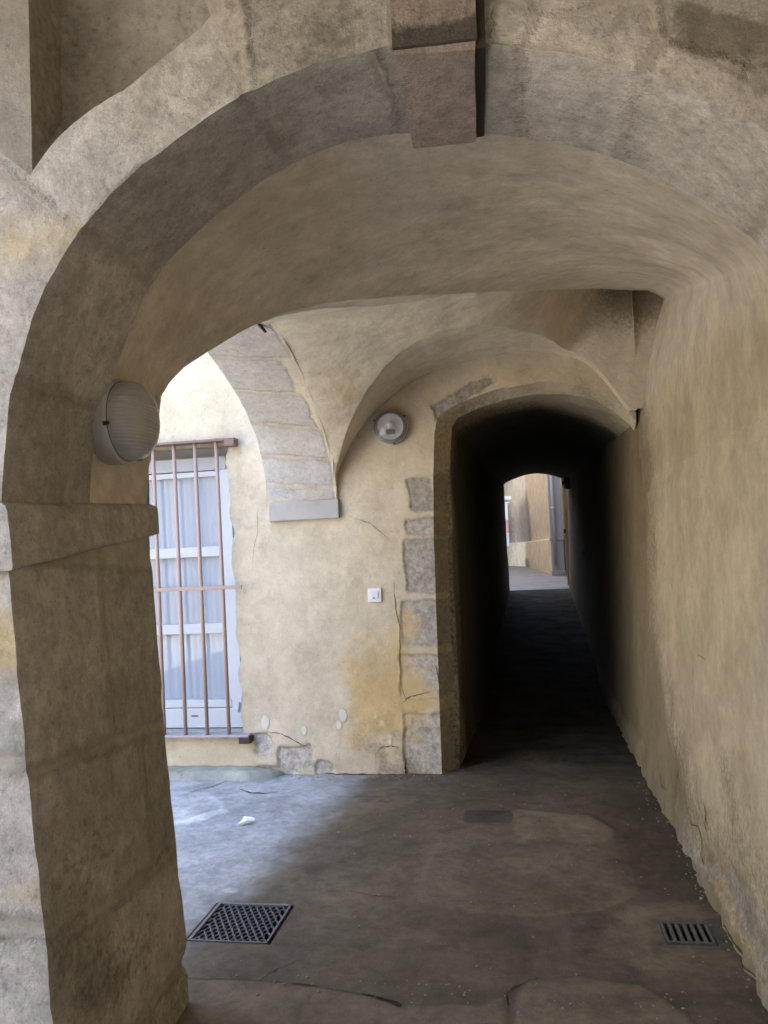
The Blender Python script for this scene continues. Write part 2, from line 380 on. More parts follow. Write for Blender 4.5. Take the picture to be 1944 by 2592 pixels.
# ================================================================== ground
def hole_axis(a, b, step, edges):
    return np.unique(np.round(np.r_[np.arange(a, b, step), b, edges], 5))
GRATE = (-1.40, -1.045, 3.05, 3.395)
SLOT = (.455, .638, 3.165, 3.35)
def floor_z(X, Y):
    P = np.stack([X, Y, np.zeros_like(X)], -1)
    z = .012*fbm(P, 1.3, 3, 4) + .004*fbm(P, 7, 2, 9)
    z += .010*sm(sd_poly(X, Y, SLABS[0]), -.01, .01) + .008*sm(sd_poly(X, Y, SLABS[1]), -.01, .01)
    z += .005*sm(sd_poly(X, Y, PATCH_A), -.03, .03) + .005*sm(sd_poly(X, Y, PATCH_B), -.02, .01)
    z *= 1-np.exp(-np.maximum(0, -np.maximum(sd_box(X, Y, *GRATE), sd_box(X, Y, *SLOT)))/.05)*.9
    return z
SLABS = [[(-1.6, 2.0), (-1.6, 2.74), (-1.2, 2.77), (-.95, 2.78), (-.7, 2.75), (-.45, 2.68), (-.2, 2.7), (-.12, 2.78), (-.12, 2.0)],
         [(-.06, 2.0), (-.10, 2.72), (-.06, 2.88), (.12, 2.91), (.32, 2.87), (.42, 2.74), (.52, 2.5), (.55, 2.0)]]
PATCH_A = [(-.112, 4.70), (.309, 4.60), (.42, 4.36), (.41, 3.87), (.395, 3.61), (.242, 3.45), (-.047, 3.37), (-.4, 3.36), (-.55, 3.45), (-.5, 4.2)]
PATCH_B = [(-.10, 4.70), (.309, 4.60), (.405, 4.38), (.37, 4.20), (-.099, 4.20)]
COBBLE = [(-.405, 4.68), (-.13, 4.69), (-.125, 4.457), (-.40, 4.47)]
def floor_obj():
    xs = hole_axis(-2.6, .80, .016, [GRATE[0], GRATE[1], SLOT[0], SLOT[1]])
    ys = hole_axis(1.2, 5.62, .016, [GRATE[2], GRATE[3], SLOT[2], SLOT[3]])
    X, Y = np.meshgrid(xs, ys, indexing='ij'); P0 = np.stack([X, Y, 0*X], -1); WX, WY = .05*fbm(P0, 4, 4, 301), .05*fbm(P0, 4, 4, 302)
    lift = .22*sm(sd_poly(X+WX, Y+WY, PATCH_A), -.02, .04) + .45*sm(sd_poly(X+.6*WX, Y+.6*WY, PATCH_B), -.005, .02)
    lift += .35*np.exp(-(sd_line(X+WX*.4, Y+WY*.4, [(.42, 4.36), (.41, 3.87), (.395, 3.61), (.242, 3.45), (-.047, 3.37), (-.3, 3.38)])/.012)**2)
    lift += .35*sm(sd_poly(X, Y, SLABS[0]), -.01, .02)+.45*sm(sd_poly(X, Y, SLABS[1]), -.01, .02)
    ring = [(-2.45, 4.98), (-2.1, 4.95), (-1.92, 4.78), (-1.86, 4.62), (-1.98, 4.43), (-2.3, 4.30), (-2.5, 4.26)]
    lift += .55*sm(.05-sd_line(X, Y, ring[3:])+.02*fbm(np.stack([X, Y, 0*X], -1), 9, 3, 5), -.005, .02)+.3*sm(.018-sd_line(X, Y, ring[:4]), -.005, .01)
    lift += .10*sm(sd_poly(X, Y, ring+[(-2.6, 4.26), (-2.6, 4.98)]), 0, .02)
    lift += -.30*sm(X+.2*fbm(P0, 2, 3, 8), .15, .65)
    alt = sm(-X+.16*fbm(P0, 2.5, 5, 6)+.05*fbm(P0, 14, 3, 7)+.12*(Y-4.4), 1.05, 1.50)  # mask of the skylight pool painted on the left floor
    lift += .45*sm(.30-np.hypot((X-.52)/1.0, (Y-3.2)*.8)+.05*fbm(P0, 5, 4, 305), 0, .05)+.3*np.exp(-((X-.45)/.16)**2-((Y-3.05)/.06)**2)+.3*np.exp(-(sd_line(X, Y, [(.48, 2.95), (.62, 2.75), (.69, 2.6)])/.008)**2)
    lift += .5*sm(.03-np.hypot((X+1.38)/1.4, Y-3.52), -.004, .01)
    grime = 1.1*sm(sd_poly(X, Y, COBBLE)+.015*fbm(np.stack([X, Y, 0*X], -1), 20, 2, 3), -.01, .015)
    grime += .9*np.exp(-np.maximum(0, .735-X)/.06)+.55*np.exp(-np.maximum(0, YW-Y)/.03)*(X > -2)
    grime += .8*np.exp(-np.maximum(0, -sd_box(X, Y, SLOT[0]-.03, SLOT[1]+.03, SLOT[2]-.03, SLOT[3]+.02))/.02)*.6
    stain = .9*np.exp(-np.maximum(0, 5.30-Y)/.10)*sm(-X, 1.55, 1.85)
    P = np.stack([X, Y, floor_z(X, Y)], -1)
    cx = (xs[:-1]+xs[1:])/2; cyy = (ys[:-1]+ys[1:])/2; CX, CY = np.meshgrid(cx, cyy, indexing='ij')
    keep = (sd_box(CX, CY, *GRATE, r=0) < 0) & (sd_box(CX, CY, *SLOT, r=0) < 0)
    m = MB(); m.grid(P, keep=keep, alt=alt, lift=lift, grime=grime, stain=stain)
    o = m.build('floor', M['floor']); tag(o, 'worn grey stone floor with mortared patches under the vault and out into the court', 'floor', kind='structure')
floor_obj()
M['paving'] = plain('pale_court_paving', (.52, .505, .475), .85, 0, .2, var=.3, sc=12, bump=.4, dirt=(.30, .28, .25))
def far_ground():
    m = MB()
    for (x0, x1, y0, y1, n) in ((-9, -2.6, -6, 5.62, 30), (-2.6, .82, -6, 1.2, 30)):
        X, Y = np.meshgrid(np.linspace(x0, x1, n), np.linspace(y0, y1, n), indexing='ij'); m.grid(np.stack([X, Y, 0*X], -1), lift=0*X)
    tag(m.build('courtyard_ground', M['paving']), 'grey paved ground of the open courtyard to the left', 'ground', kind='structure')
    m = MB(); X, Y = np.meshgrid(np.linspace(-900, 900, 20), np.linspace(-900, 900, 20), indexing='ij'); m.grid(np.stack([X, Y, 0*X-.6], -1), lift=0*X)
    tag(m.build('ground', M['floor']), 'ground sheet below the buildings', 'ground', kind='structure')
far_ground()

# ================================================================== near arch
CC = np.array([-.32, 1.75])
def ang(x, z):
    a = np.degrees(np.arctan2(z-CC[1], x-CC[0])); return np.where(a < -90, a+360, a)
JOINTS = [166.0, 141.5, 108.3, 88, 67, 51.5, 30, 8]           # voussoir joints, degrees about the arch centre
def joint_sdf(A, R):
    d = np.full(np.shape(A), 1e9); tone = np.zeros(np.shape(A)); vals = [.25, .75, .35, .55, .1, .95, .6, .85, .3]
    for j in JOINTS: d = np.minimum(d, np.abs(A-j)*PI/180*R)
    k = np.sum([A < j for j in JOINTS], axis=0)
    return d, np.array(vals)[k]
arch = empty('stone_archway', (-.3, YF, 0), label='near rounded stone archway spanning the gallery, on a dark battered left pier', cat='archway')

def pier_x(z, Y):
    f = np.interp(z, [-.1, .233, .794, 1.5, 1.7], [-1.135, -1.165, -1.215, -1.276, -1.295])
    b = np.interp(z, [-.1, .233, .794, 1.576, 1.7], [-1.185, -1.193, -1.238, -1.279, -1.287])
    k = np.clip((Y-YF)/(YB-YF), 0, 1); return f*(1-k)+b*k
def pier():
    m = MB()
    # inner face, with rough arrises
    ys = np.unique(np.r_[np.linspace(YF, YB, 58)]); zs = np.linspace(-.05, 1.67, 130)
    Y, Z = np.meshgrid(ys, zs, indexing='ij'); X = pier_x(Z, Y)
    P = np.stack([X, Y, Z], -1)
    n = fbm(P, 4, 5, 2); X2 = X+.0045*n
    ef = np.exp(-(Y-YF)/.03); eb = np.exp(-(YB-Y)/.03)
    chip = np.clip(fbm(np.stack([0*Z, 0*Z, Z], -1), 7, 3, 31), 0, 1)+np.clip(fbm(np.stack([0*Z, 0*Z, Z], -1), 25, 2, 33), 0, 1)*.6
    X2 -= ef*(.003+.008*chip)+eb*(.002+.006*chip)
    X2 -= eb*.03*np.exp(-((Z-.148)/.025)**2)
    P = np.stack([X2, Y, Z], -1)
    # blocks: sdf in (Y,Z)
    wob = .012*fbm(P, 5, 2, 8)
    s = np.full(Y.shape, -.05); tone = np.zeros(Y.shape)
    rows = [(-.2, .16), (.19, .52), (.56, .95), (.99, 1.49)]
    for i, (a, b) in enumerate(rows):
        off = [2.33, 2.12, 2.42, 2.25][i]
        for j, (y0, y1) in enumerate(((YF-.1, off-.012), (off+.012, YB+.1))):
            d = sd_box(Y, Z+wob+.06*(Y-2.2), y0, y1, a, b, .01); k = d > s; s = np.where(k, d, s); tone = np.where(k, [.2, .6, .35, .8, .5, .15, .7, .3][(i*2+j)], tone)
    grime = .14+.08*fbm(P, 3, 3, 78)+.55*sm(fbm(P, 2.5, 4, 77), .05, .6)*sm(Z, 1.3, .2)+.35*sm(.5-Z, 0, .5)*sm(Y, 2.2, 2.6)
    m.grid(P, stone=s+.004, tone=tone, grime=grime, flip=True)
    # front face
    us = np.linspace(0, 1, 44); U, Z = np.meshgrid(us, zs, indexing='ij')
    ex = P[0, :, 0]; X = ex[None, :]*(1-U)+(-2.15)*U
    Pf = np.stack([X, np.full_like(X, YF), Z], -1); Pf[..., 1] += (.010*fbm(Pf, 7, 4, 3))*(U > 0)
    s = np.full(X.shape, -.05); tone = 0*X
    for i, (a, b) in enumerate([(-.2, .33), (.36, .60), (.64, 1.0), (1.04, 1.30), (1.33, 1.5)]):
        d = sd_box(X+2*wob.mean(), Z+.01*fbm(Pf, 5, 2, 4), -2.3, -1.0, a, b, .01); k = d > s; s = np.where(k, d, s); tone = np.where(k, [.3, .9, .8, .4, .9][i], tone)
    gr = 1.7*sm(fbm(Pf, 8, 4, 55), -.1, .35)*sm(.66-Z, 0, .2)+.5*sm(fbm(Pf, 14, 4, 56), .1, .5)*sm(1.0-Z, 0, .4)
    st = .9*np.exp(-((Z-1.32)/.10)**2)+.6*np.exp(-((Z-.70)/.05)**2)
    m.grid(Pf, stone=s-.004, tone=tone, grime=gr, stain=st)
    # back and outer faces
    X, Z = np.meshgrid(np.linspace(-2.15, 0, 12), zs, indexing='ij')
    Pb = np.stack([np.minimum(X, 0), np.full_like(X, YB), Z], -1); U = np.linspace(0, 1, 12)[:, None]
    Pb[..., 0] = -2.15*(1-U)+P[-1, :, 0][None, :]*U; m.grid(Pb, stone=0*X+.05, tone=0*X+.5, flip=True)
    Y, Z = np.meshgrid(np.linspace(YF, YB, 6), np.linspace(-.05, 3.4, 30), indexing='ij'); m.grid(np.stack([0*Y-2.15, Y, Z], -1), stone=0*Y+.05)
    Y, Z = np.meshgrid(np.linspace(-2.15, -1.285, 6), np.linspace(1.66, 3.4, 30), indexing='ij'); m.grid(np.stack([Y, 0*Y+YB+.01, Z], -1), stone=0*Y-.05)
    m.build('pier', M['near'], arch)
pier()
def impost():
    ys = np.linspace(YF-.018, YB+.022, 46); us = np.linspace(0, 1, 16)
    Y, U = np.meshgrid(ys, us, indexing='ij')
    k = (Y-YF)/(YB-YF); zb = 1.50+.10*k; zt = 1.675+.035*k
    # profile: lower return, face, rounded top return
    prof_o = np.interp(U, [0, .12, .2, .8, .9, 1], [-.02, .022, .028, .030, .018, -.02])
    prof_z = np.interp(U, [0, .12, .2, .8, .9, 1], [0, .0, .06, .85, .97, 1.0])
    Z = zb+(zt-zb)*prof_z
    fade = np.clip(1.15-.55*np.clip(k, 0, 1), .35, 1)*np.where(k > .93, 1.5, 1)
    X = pier_x(Z, Y)+prof_o*fade*np.where(k > .9, 1.0, .8)
    P = np.stack([X, Y, Z], -1); P[..., 0] += .006*fbm(P, 12, 3, 6); P[..., 2] += .004*fbm(P, 9, 2, 7)
    m = MB(); m.grid(P, stone=0*Y+.06, tone=0*Y+.55, flip=True)
    # front return
    xs = np.linspace(0, 1, 20); A, U2 = np.meshgrid(xs, us, indexing='ij')
    F = np.zeros(A.shape+(3,)); F[..., 0] = P[0, :, 0][None, :]*(1-A)+(-2.2)*A
    F[..., 1] = np.interp(U2, [0, .12, .2, .8, .9, 1], [YF+.03, YF-.018, YF-.022, YF-.024, YF-.018, YF+.03])*A**.02+(1-A**.02)*(YF-.018)
    F[..., 2] = P[0, :, 2][None, :]; m.grid(F, stone=0*A+.06, tone=0*A+.9)
    B = F.copy(); B[..., 2] = P[-1, :, 2][None, :]; B[..., 0] = P[-1, :, 0][None, :]*(1-A)+(-2.2)*A; B[..., 1] = YB+.022; m.grid(B, stone=0*A+.06, tone=0*A+.3, flip=True)
    m.build('impost', M['near'], arch)
impost()

NRING = 260
cf = resample(smooth_curve(CF, 1), NRING); cr = resample(smooth_curve(CR, 1), NRING)
ring_noise = lambda P: .0045*fbm(P, 5, 5, 21)
def arch_ring():
    m = MB(); vs = np.linspace(0, 1, 34)
    V, I = np.meshgrid(vs, np.arange(NRING), indexing='xy')
    C = cf[:, None, :]*(1-vs[None, :, None])+cr[:, None, :]*vs[None, :, None]
    Y = YF+(YR-YF)*V
    P = np.stack([C[..., 0], Y, C[..., 1]], -1)
    A = ang(P[..., 0], P[..., 2]); d, tone = joint_sdf(A+1.5*fbm(P, 3, 2, 14), .95)
    rad = np.stack([P[..., 0]-CC[0], 0*Y, P[..., 2]-CC[1]], -1); rad /= np.linalg.norm(rad, axis=-1, keepdims=True)
    ef = np.exp(-V*.41/.025); s1 = np.linspace(0, 4, NRING)[:, None]+0*V
    chip = np.clip(fbm(np.stack([s1, 0*s1, 0*s1], -1), 8, 3, 41), 0, 1)
    amt = ring_noise(P)+ef*(.003+.012*chip)+.0035*np.exp(-(d/.009)**2)
    P = P+rad*amt[..., None]
    gr = .5*sm(fbm(P, 2.2, 4, 51), .15, .7)
    m.grid(P, stone=d-.003, tone=tone, grime=gr)
    # back return of the ring (2 cm step to the vault plaster)
    Pb = np.stack([P[:, -1], P[:, -1]+rad[:, -1]*.03], 1); m.grid(Pb, stone=np.full((NRING, 2), .03), tone=np.full((NRING, 2), .4))
    m.build('arch_ring', M['near'], arch)
    return P[:, 0]
ring_edge = arch_ring()

EX = np.array([(-1.19, 2.52), (-1.117, 2.599), (-1.025, 2.659), (-.928, 2.70), (-.832, 2.762), (-.724, 2.83), (-.69, 2.86)])
def arch_face():
    m = MB(); a = ang(ring_edge[:, 0], ring_edge[:, 2])
    ea = ang(EX[:, 0], EX[:, 1]); er = np.hypot(EX[:, 0]-CC[0], EX[:, 1]-CC[1])
    o = np.argsort(ea)
    dirs = np.stack([np.cos(np.radians(a)), np.sin(np.radians(a))], -1)
    def part(sel, Lfun, n, seedo):
        r0 = np.hypot(ring_edge[sel, 0]-CC[0], ring_edge[sel, 2]-CC[1])
        L = Lfun(a[sel], r0); v = np.linspace(0, 1, n)
        R = r0[:, None]+L[:, None]*v[None, :]
        P = np.stack([CC[0]+dirs[sel, 0][:, None]*R, np.full(R.shape, YF), CC[1]+dirs[sel, 1][:, None]*R], -1)
        P[:, 1:, 1] += .010*fbm(P[:, 1:], 6, 4, 3)
        d, tone = joint_sdf(np.repeat(a[sel][:, None], n, 1)+1.2*fbm(P, 4, 2, 14), R)
        return P, R, d, tone
    ia = a >= 138.5
    P, R, d, tone = part(ia, lambda A, r: np.full(A.shape, 1.0), 60, 0)
    s = np.minimum(d+.004, .36-(R-.95)+.03*fbm(P, 6, 2, 18)) - .008
    m.grid(P, stone=s, tone=tone*.5+.4, stain=.55*np.exp(-((P[..., 2]-2.33)/.14)**2), grime=.3*sm(fbm(P, 3, 4, 61), .2, .8), flip=True)
    # strip beside the pocket: between the ray at 138.5 deg and the vertical line x=-1.19
    k = np.where(ia)[0][-1]; ray = P[-1]
    V = np.linspace(0, 1, 20)[None, :]; T = np.linspace(0, 1, 60)
    ln = np.stack([np.full(60, -1.19), np.full(60, YF), 2.52+.95*T], -1)
    st0 = np.argmin(np.abs(ray[:, 2]-2.52)); rr = resample(ray[st0:], 60)
    Pq = rr[:, None, :]*(1-V[..., None])+ln[:, None, :]*V[..., None]
    m.grid(Pq, stone=0*Pq[..., 0]-.05, lift=0*Pq[..., 0]-.26, flip=True)
    # band between the arch edge and the pocket
    ib = (a < 140.2) & (a >= 108.3)
    P, R, d, tone = part(ib, lambda A, r: np.maximum(.06, np.interp(A, ea[o], er[o])-r), 40, 0)
    m.grid(P, stone=d-.004, tone=tone*.4+.5, grime=.25*sm(fbm(P, 3, 4, 61), .2, .8), flip=True)
    band_top = P[:, -1]
    ic = a < 109.2
    P, R, d, tone = part(ic, lambda A, r: np.full(A.shape, 1.0), 90, 0)
    wob = .02*fbm(P, 7, 3, 71); X, Z = P[..., 0]+wob, P[..., 2]+wob
    s = np.full(X.shape, -.06); tt = np.zeros(X.shape)
    def add(dd, tv):
        nonlocal s, tt
        k = dd > s; s = np.where(k, dd, s); tt = np.where(k, tv, tt)
    add(np.minimum(sd_box(X, Z, -.60, -.25, 2.5, 3.3, .03), 1), .05)              # grey voussoir left of the keystone
    for (x0, x1, z0, z1, tv) in ((.22, .50, 2.74, 2.90, .1), (.36, .66, 2.60, 2.78, .0), (.08, .26, 2.72, 2.82, .5), (.52, .8, 2.42, 2.58, .25), (.68, .9, 2.62, 2.85, .2)):
        add(sd_box(X, Z, x0, x1, z0, z1, .04), tv)
    add(sd_box(X, Z, .13, .34, 2.640, 2.71, .03), .35)
    rub = sd_poly(X, Z, [(.40, 2.71), (.38, 2.61), (.48, 2.555), (.62, 2.46), (.70, 2.5), (.62, 2.62), (.52, 2.67)])
    add(rub, .0)
    rim = .09+.04*fbm(P, 4, 2, 19)-(R-np.hypot(ring_edge[ic, 0]-CC[0], ring_edge[ic, 2]-CC[1])[:, None])
    add(np.where(X > 0, np.minimum(rim, d), -1), .95)
    m.grid(P, stone=s-.004, tone=tt, grime=.62*sm(rub, -.01, .02)+(.46+.2*fbm(P, 4, 3, 63))*sm(sd_box(X, Z, -.66, -.24, 2.4, 3.4, .03), -.01, .02)+.8*np.exp(-((X-.0)/.03)**2)*(Z > 2.6)+.35*sm(fbm(P, 5, 4, 61), .1, .6), stain=.35*sm(fbm(P, 3, 3, 62), .1, .6)*(X > 0), flip=True)
    m.build('spandrel_wall', M['near'], arch)
    return band_top
band_top = arch_face()
def pocket():
    """recessed vault web between the archivolt and the upright strip"""
    m = MB(); n = len(band_top); E = band_top[::1]
    if E[0, 2] > E[-1, 2]: E = E[::-1]
    E = resample(E, 50); t = np.linspace(0, 1, 50); v = np.linspace(0, 1, 40)
    L = np.stack([np.full(50, -1.19), np.full(50, YF), 2.52+.62*t], -1)
    E2 = E.copy(); E2[:, 1] = YF+.015+.20*sm(t, 0, .35)
    top = E[-1]+np.array([0, 0, 0])
    L2 = L.copy(); L2[:, 1] = YF+.015+.13*sm(t, 0, .4)
    P = E2[:, None, :]*(1-v[None, :, None])+L2[:, None, :]*v[None, :, None]
    P[..., 2] += .05*np.sin(PI*v)[None, :]*t[:, None]
    P = bend(P, (0, 1, 0), .012, 6, 5)
    m.grid(P, stone=0*P[..., 0]-.05, grime=.5+0*P[..., 0]+.2*fbm(P, 4, 3, 9))  # darkened all over: the web's shade is put into its colour
    m.grid(np.stack([L, P[:, -1]], 1), stone=np.full((50, 2), -.05), grime=np.full((50, 2), .5))  # same painted shade on the web's edge strip
    m.grid(np.stack([E, P[:, 0]], 1), stone=np.full((50, 2), .03), grime=np.full((50, 2), .4))
    # upper web, closing the pocket to the left edge of the grey voussoir
    a0, b0 = E[-1], L2[-1]
    U, V2 = np.meshgrid(np.linspace(0, 1, 24), np.linspace(0, 1, 20), indexing='ij')
    A = P[-1][np.linspace(0, 39, 24).astype(int)]
    B = A+np.array([.02, -.18, .45])
    B[0] = np.array([E[-1, 0]-.12, YF+.02, 3.3])
    Q = A[:, None, :]*(1-np.linspace(0, 1, 20)[None, :, None])+B[:, None, :]*np.linspace(0, 1, 20)[None, :, None]
    m.grid(Q, stone=0*U-.05, grime=.5+0*U)
    o = m.build('vault_web', M['near'], arch); o['label'] = 'shadowed recessed vault web at upper left'
pocket()
def keystone():
    m = MB()
    # tapered block hanging slightly below the ring; a darker block above its front
    def prism(fr, bk, name, tone, gr):
        n = 22; u = np.linspace(0, 1, n)
        def quad(a, b, c, d, flip=False):
            A = np.array(a)[None, None]*(1-u)[:, None, None]*(1-u)[None, :, None]+np.array(b)[None, None]*u[:, None, None]*(1-u)[None, :, None]+np.array(c)[None, None]*u[:, None, None]*u[None, :, None]+np.array(d)[None, None]*(1-u)[:, None, None]*u[None, :, None]
            A = bend(A, (.5, .5, 1), .006, 9, 3); m.grid(A, stone=np.full((n, n), .05), tone=np.full((n, n), tone), grime=gr(A), flip=flip)
        quad(fr[0], fr[1], fr[2], fr[3]); quad(fr[0], bk[0], bk[1], fr[1], True)          # front, soffit
        quad(fr[0], fr[3], bk[3], bk[0]); quad(fr[1], bk[1], bk[2], fr[2]); quad(bk[0], bk[3], bk[2], bk[1])
    fr = [(-.236, YF-.012, 2.678), (-.046, YF-.012, 2.660), (-.040, YF-.012, 2.76), (-.241, YF-.012, 2.76)]
    bk = [(-.246, YR+.012, 2.672), (-.066, YR+.012, 2.666), (-.060, YR+.012, 2.80), (-.25, YR+.012, 2.80)]
    prism(fr, bk, 'k', .6, lambda A: .15*sm(A[..., 1], 2.1, 1.9)+.25*fbm(A, 6, 3, 2))
    o = m.build('keystone', M['key'], arch)
    m = MB()
    fr = [(-.238, YF-.022, 2.690), (-.040, YF-.022, 2.680), (-.025, YF-.022, 3.3), (-.245, YF-.022, 3.3)]
    bk = [(-.238, YF+.05, 2.690), (-.040, YF+.05, 2.680), (-.025, YF+.05, 3.3), (-.245, YF+.05, 3.3)]
    prism(fr, bk, 'k', .2, lambda A: .9*sm(2.76-A[..., 2], 0, .06)+.4+.4*fbm(A, 6, 3, 2))
    o2 = m.build('keystone_front', M['key'], arch); o2['label'] = 'sooted reddish front block above the keystone'
    m = MB(); u = np.linspace(0, 1, 12)
    for (x0, x1) in ((-.043, -.020),):
        A = np.array([[(x0, y, z-.004), (x1, y, z-.002)] for y, z in zip(np.linspace(YF-.004, YR+.014, 12), np.linspace(2.672, 2.684, 12))])
        A[:, 0, 0] -= .022*u; A[:, 1, 0] -= .022*u
        m.grid(A, flip=False)
        m.grid(np.array([[(x0, YF-.006, z), (x1+.012*(z-2.67)/.6, YF-.006, z)] for z in np.linspace(2.668, 3.3, 12)]))
    m.build('open_joint', M['crack'], arch)
M['key'] = masonry('keystone_stone', (.33, .262, .212), (.36, .29, .238), (.275, .222, .184), (.37, .30, .25), (.055, .047, .04), bumpk=1.2, dirt_amt=.2)
keystone()

# ================================================================== plaster vault
vault = empty('vaulted_ceiling', (-.2, 3.6, 1.7), label='tan plastered vault over the gallery, turning left towards the court', cat='vault')
WZ = lambda X: np.interp(X, [-1.24, -.5, .3, .8, 1.0], [1.88, 1.95, 2.15, 2.30, 2.35])
gx_of_t = lambda t: GA[0]+t*(GB[0]-GA[0])
def zg(X): return np.interp((X-GA[0])/(GB[0]-GA[0]), GT, GZ)
def yd(X): return GA[1]+(X-GA[0])/(GB[0]-GA[0])*(GB[1]-GA[1])
ZC_TOP = 2.79
XA, XI = [0, .07, .26, .45, .607, .764, .929, 1.0], [1, .985, .91, .80, .66, .51, .28, 0]
def ywc(X): return YW-.13*sm(np.asarray(X, float), .0, .45)
def zC(X, Y):
    X = np.asarray(X, float); Y = np.asarray(Y, float); YWX = ywc(X)
    top = 2.755+.12*np.log1p(np.exp((zg(X)-2.755)/.12))
    zw = WZ(X); yc = 4.0+.16*np.log1p(np.exp((yd(X)-4.0)/.16)); xi = np.clip((Y-yc)/np.maximum(YWX-yc, 1e-4), 0, 1)
    pw = 2+40*sm(X, .15, .78)**2; ell = np.maximum(0, 1-xi**pw)**(1/pw); tab = np.interp(xi, XA, XI)
    k = sm(X, -1.24, -.5); far = zw+(top-zw)*(ell*k+tab*(1-k))
    # near half: follows the groin line itself
    tt = np.interp(Y, [GA[1], GB[1]], [0, 1]); zn = np.interp(tt, GT, GZ)
    near = zn+(top-np.interp((4.02-GA[1])/(GB[1]-GA[1]), GT, GZ))*sm(Y, 3.2, 4.02)
    return np.where((Y < 4.02) & (X < -.157), near, far)
LX = [-1.24, -1.207, -1.139, -1.078, -1.005, -.897, -.766, -.657, -.525, -.356, -.185, -.02, .135, .28, .40, .47, .543, .612, .680, .741]
LZ = [2.05, 2.135, 2.251, 2.340, 2.423, 2.529, 2.627, 2.687, 2.734, 2.773, 2.798, 2.811, 2.809, 2.788, 2.748, 2.710, 2.645, 2.554, 2.446, 2.352]
def zL(X): return np.interp(X, LX, LZ)
def vault_b():
    # near barrel, from the stone ring to the diagonal groin
    crB = smooth_curve(CR, 1).copy(); r = crB-CC; r /= np.linalg.norm(r, axis=1, keepdims=True); crB = crB+r*.022*np.clip((crB[:, 1:2]-1.66)/.2, 0, 1)
    c3 = np.column_stack([crB[:, 0], np.full(len(crB), YR-.012), crB[:, 1]])
    A = seg_resample(c3, [0, 11, 18, len(c3)-1], [90, 60, 40]); Gs = G3.copy(); Gs[:, 2][1:18] = smooth_curve(G3, 1)[1:18, 2]
    B = seg_resample(Gs, [0, 13, 18, len(Gs)-1], [90, 60, 40])
    v = np.linspace(0, 1, 120)
    P = A[:, None, :]*(1-v[None, :, None])+B[:, None, :]*v[None, :, None]
    N = np.stack([P[..., 0]-CC[0], 0*P[..., 0], P[..., 2]-1.5], -1); N /= np.linalg.norm(N, axis=-1, keepdims=True)
    P = P+N*(.014*fbm(P, 2.2, 3, 81)+.004*fbm(P, 9, 3, 82))[..., None]
    X, Y, Z = P[..., 0], P[..., 1], P[..., 2]
    gr = .55*np.exp(-((X-1.0)/.16)**2-((Y-5.25)/.35)**2-((Z-3.06)/.10)**2)+1.25*sm(Y+.35*fbm(P, 2, 3, 190), 4.0, 6.0)*sm(X, .70, .78)*sm(3.1-Z, .1, 1.0)  # corner stain, then painted shade continuing up from the right wall
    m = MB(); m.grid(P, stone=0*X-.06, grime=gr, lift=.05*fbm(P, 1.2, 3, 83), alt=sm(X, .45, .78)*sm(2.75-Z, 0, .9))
    # outer edge thickness along the groin start on the pier
    q = gt0 = P[:, -1]; sel = (q[:, 0] > .74) & (q[:, 2] > 3.0) & (np.arange(len(q)) < 200); q = q[sel]; vv = np.linspace(0, 1, 8)
    e = q.copy(); e[:, 1] = YW+.02; e[:, 2] = q[:, 2]+.06*sm(YW-q[:, 1], 0, .1)
    Q = q[:, None, :]*(1-vv[None, :, None])+e[:, None, :]*vv[None, :, None]; m.grid(Q, stone=0*Q[..., 0]-.06, grime=.4+0*Q[..., 0])
    m.build('near_barrel', M['vault'], vault)
    return P[:, -1]
groin = vault_b()
def c_attrs(P):
    X, Y, Z = P[..., 0], P[..., 1], P[..., 2]
    st = .5*np.exp(-((X+1.05)/.22)**2-((Y-4.85)/.35)**2)+.35*sm(fbm(P, 3, 3, 94), .25, .7)
    gr = .6*np.exp(-((X-.90)/.30)**2)*sm(Z, 2.72, 3.08)*sm(X, .2, .7)+.24*sm(X, -.1, .5)*(1+fbm(P, 3, 3, 97))+.25*sm(fbm(P, 2, 4, 95), .1, .6)  # corner soot, shade of the right side painted in, random grime
    return st, gr, .06*fbm(P, 1.3, 3, 96)
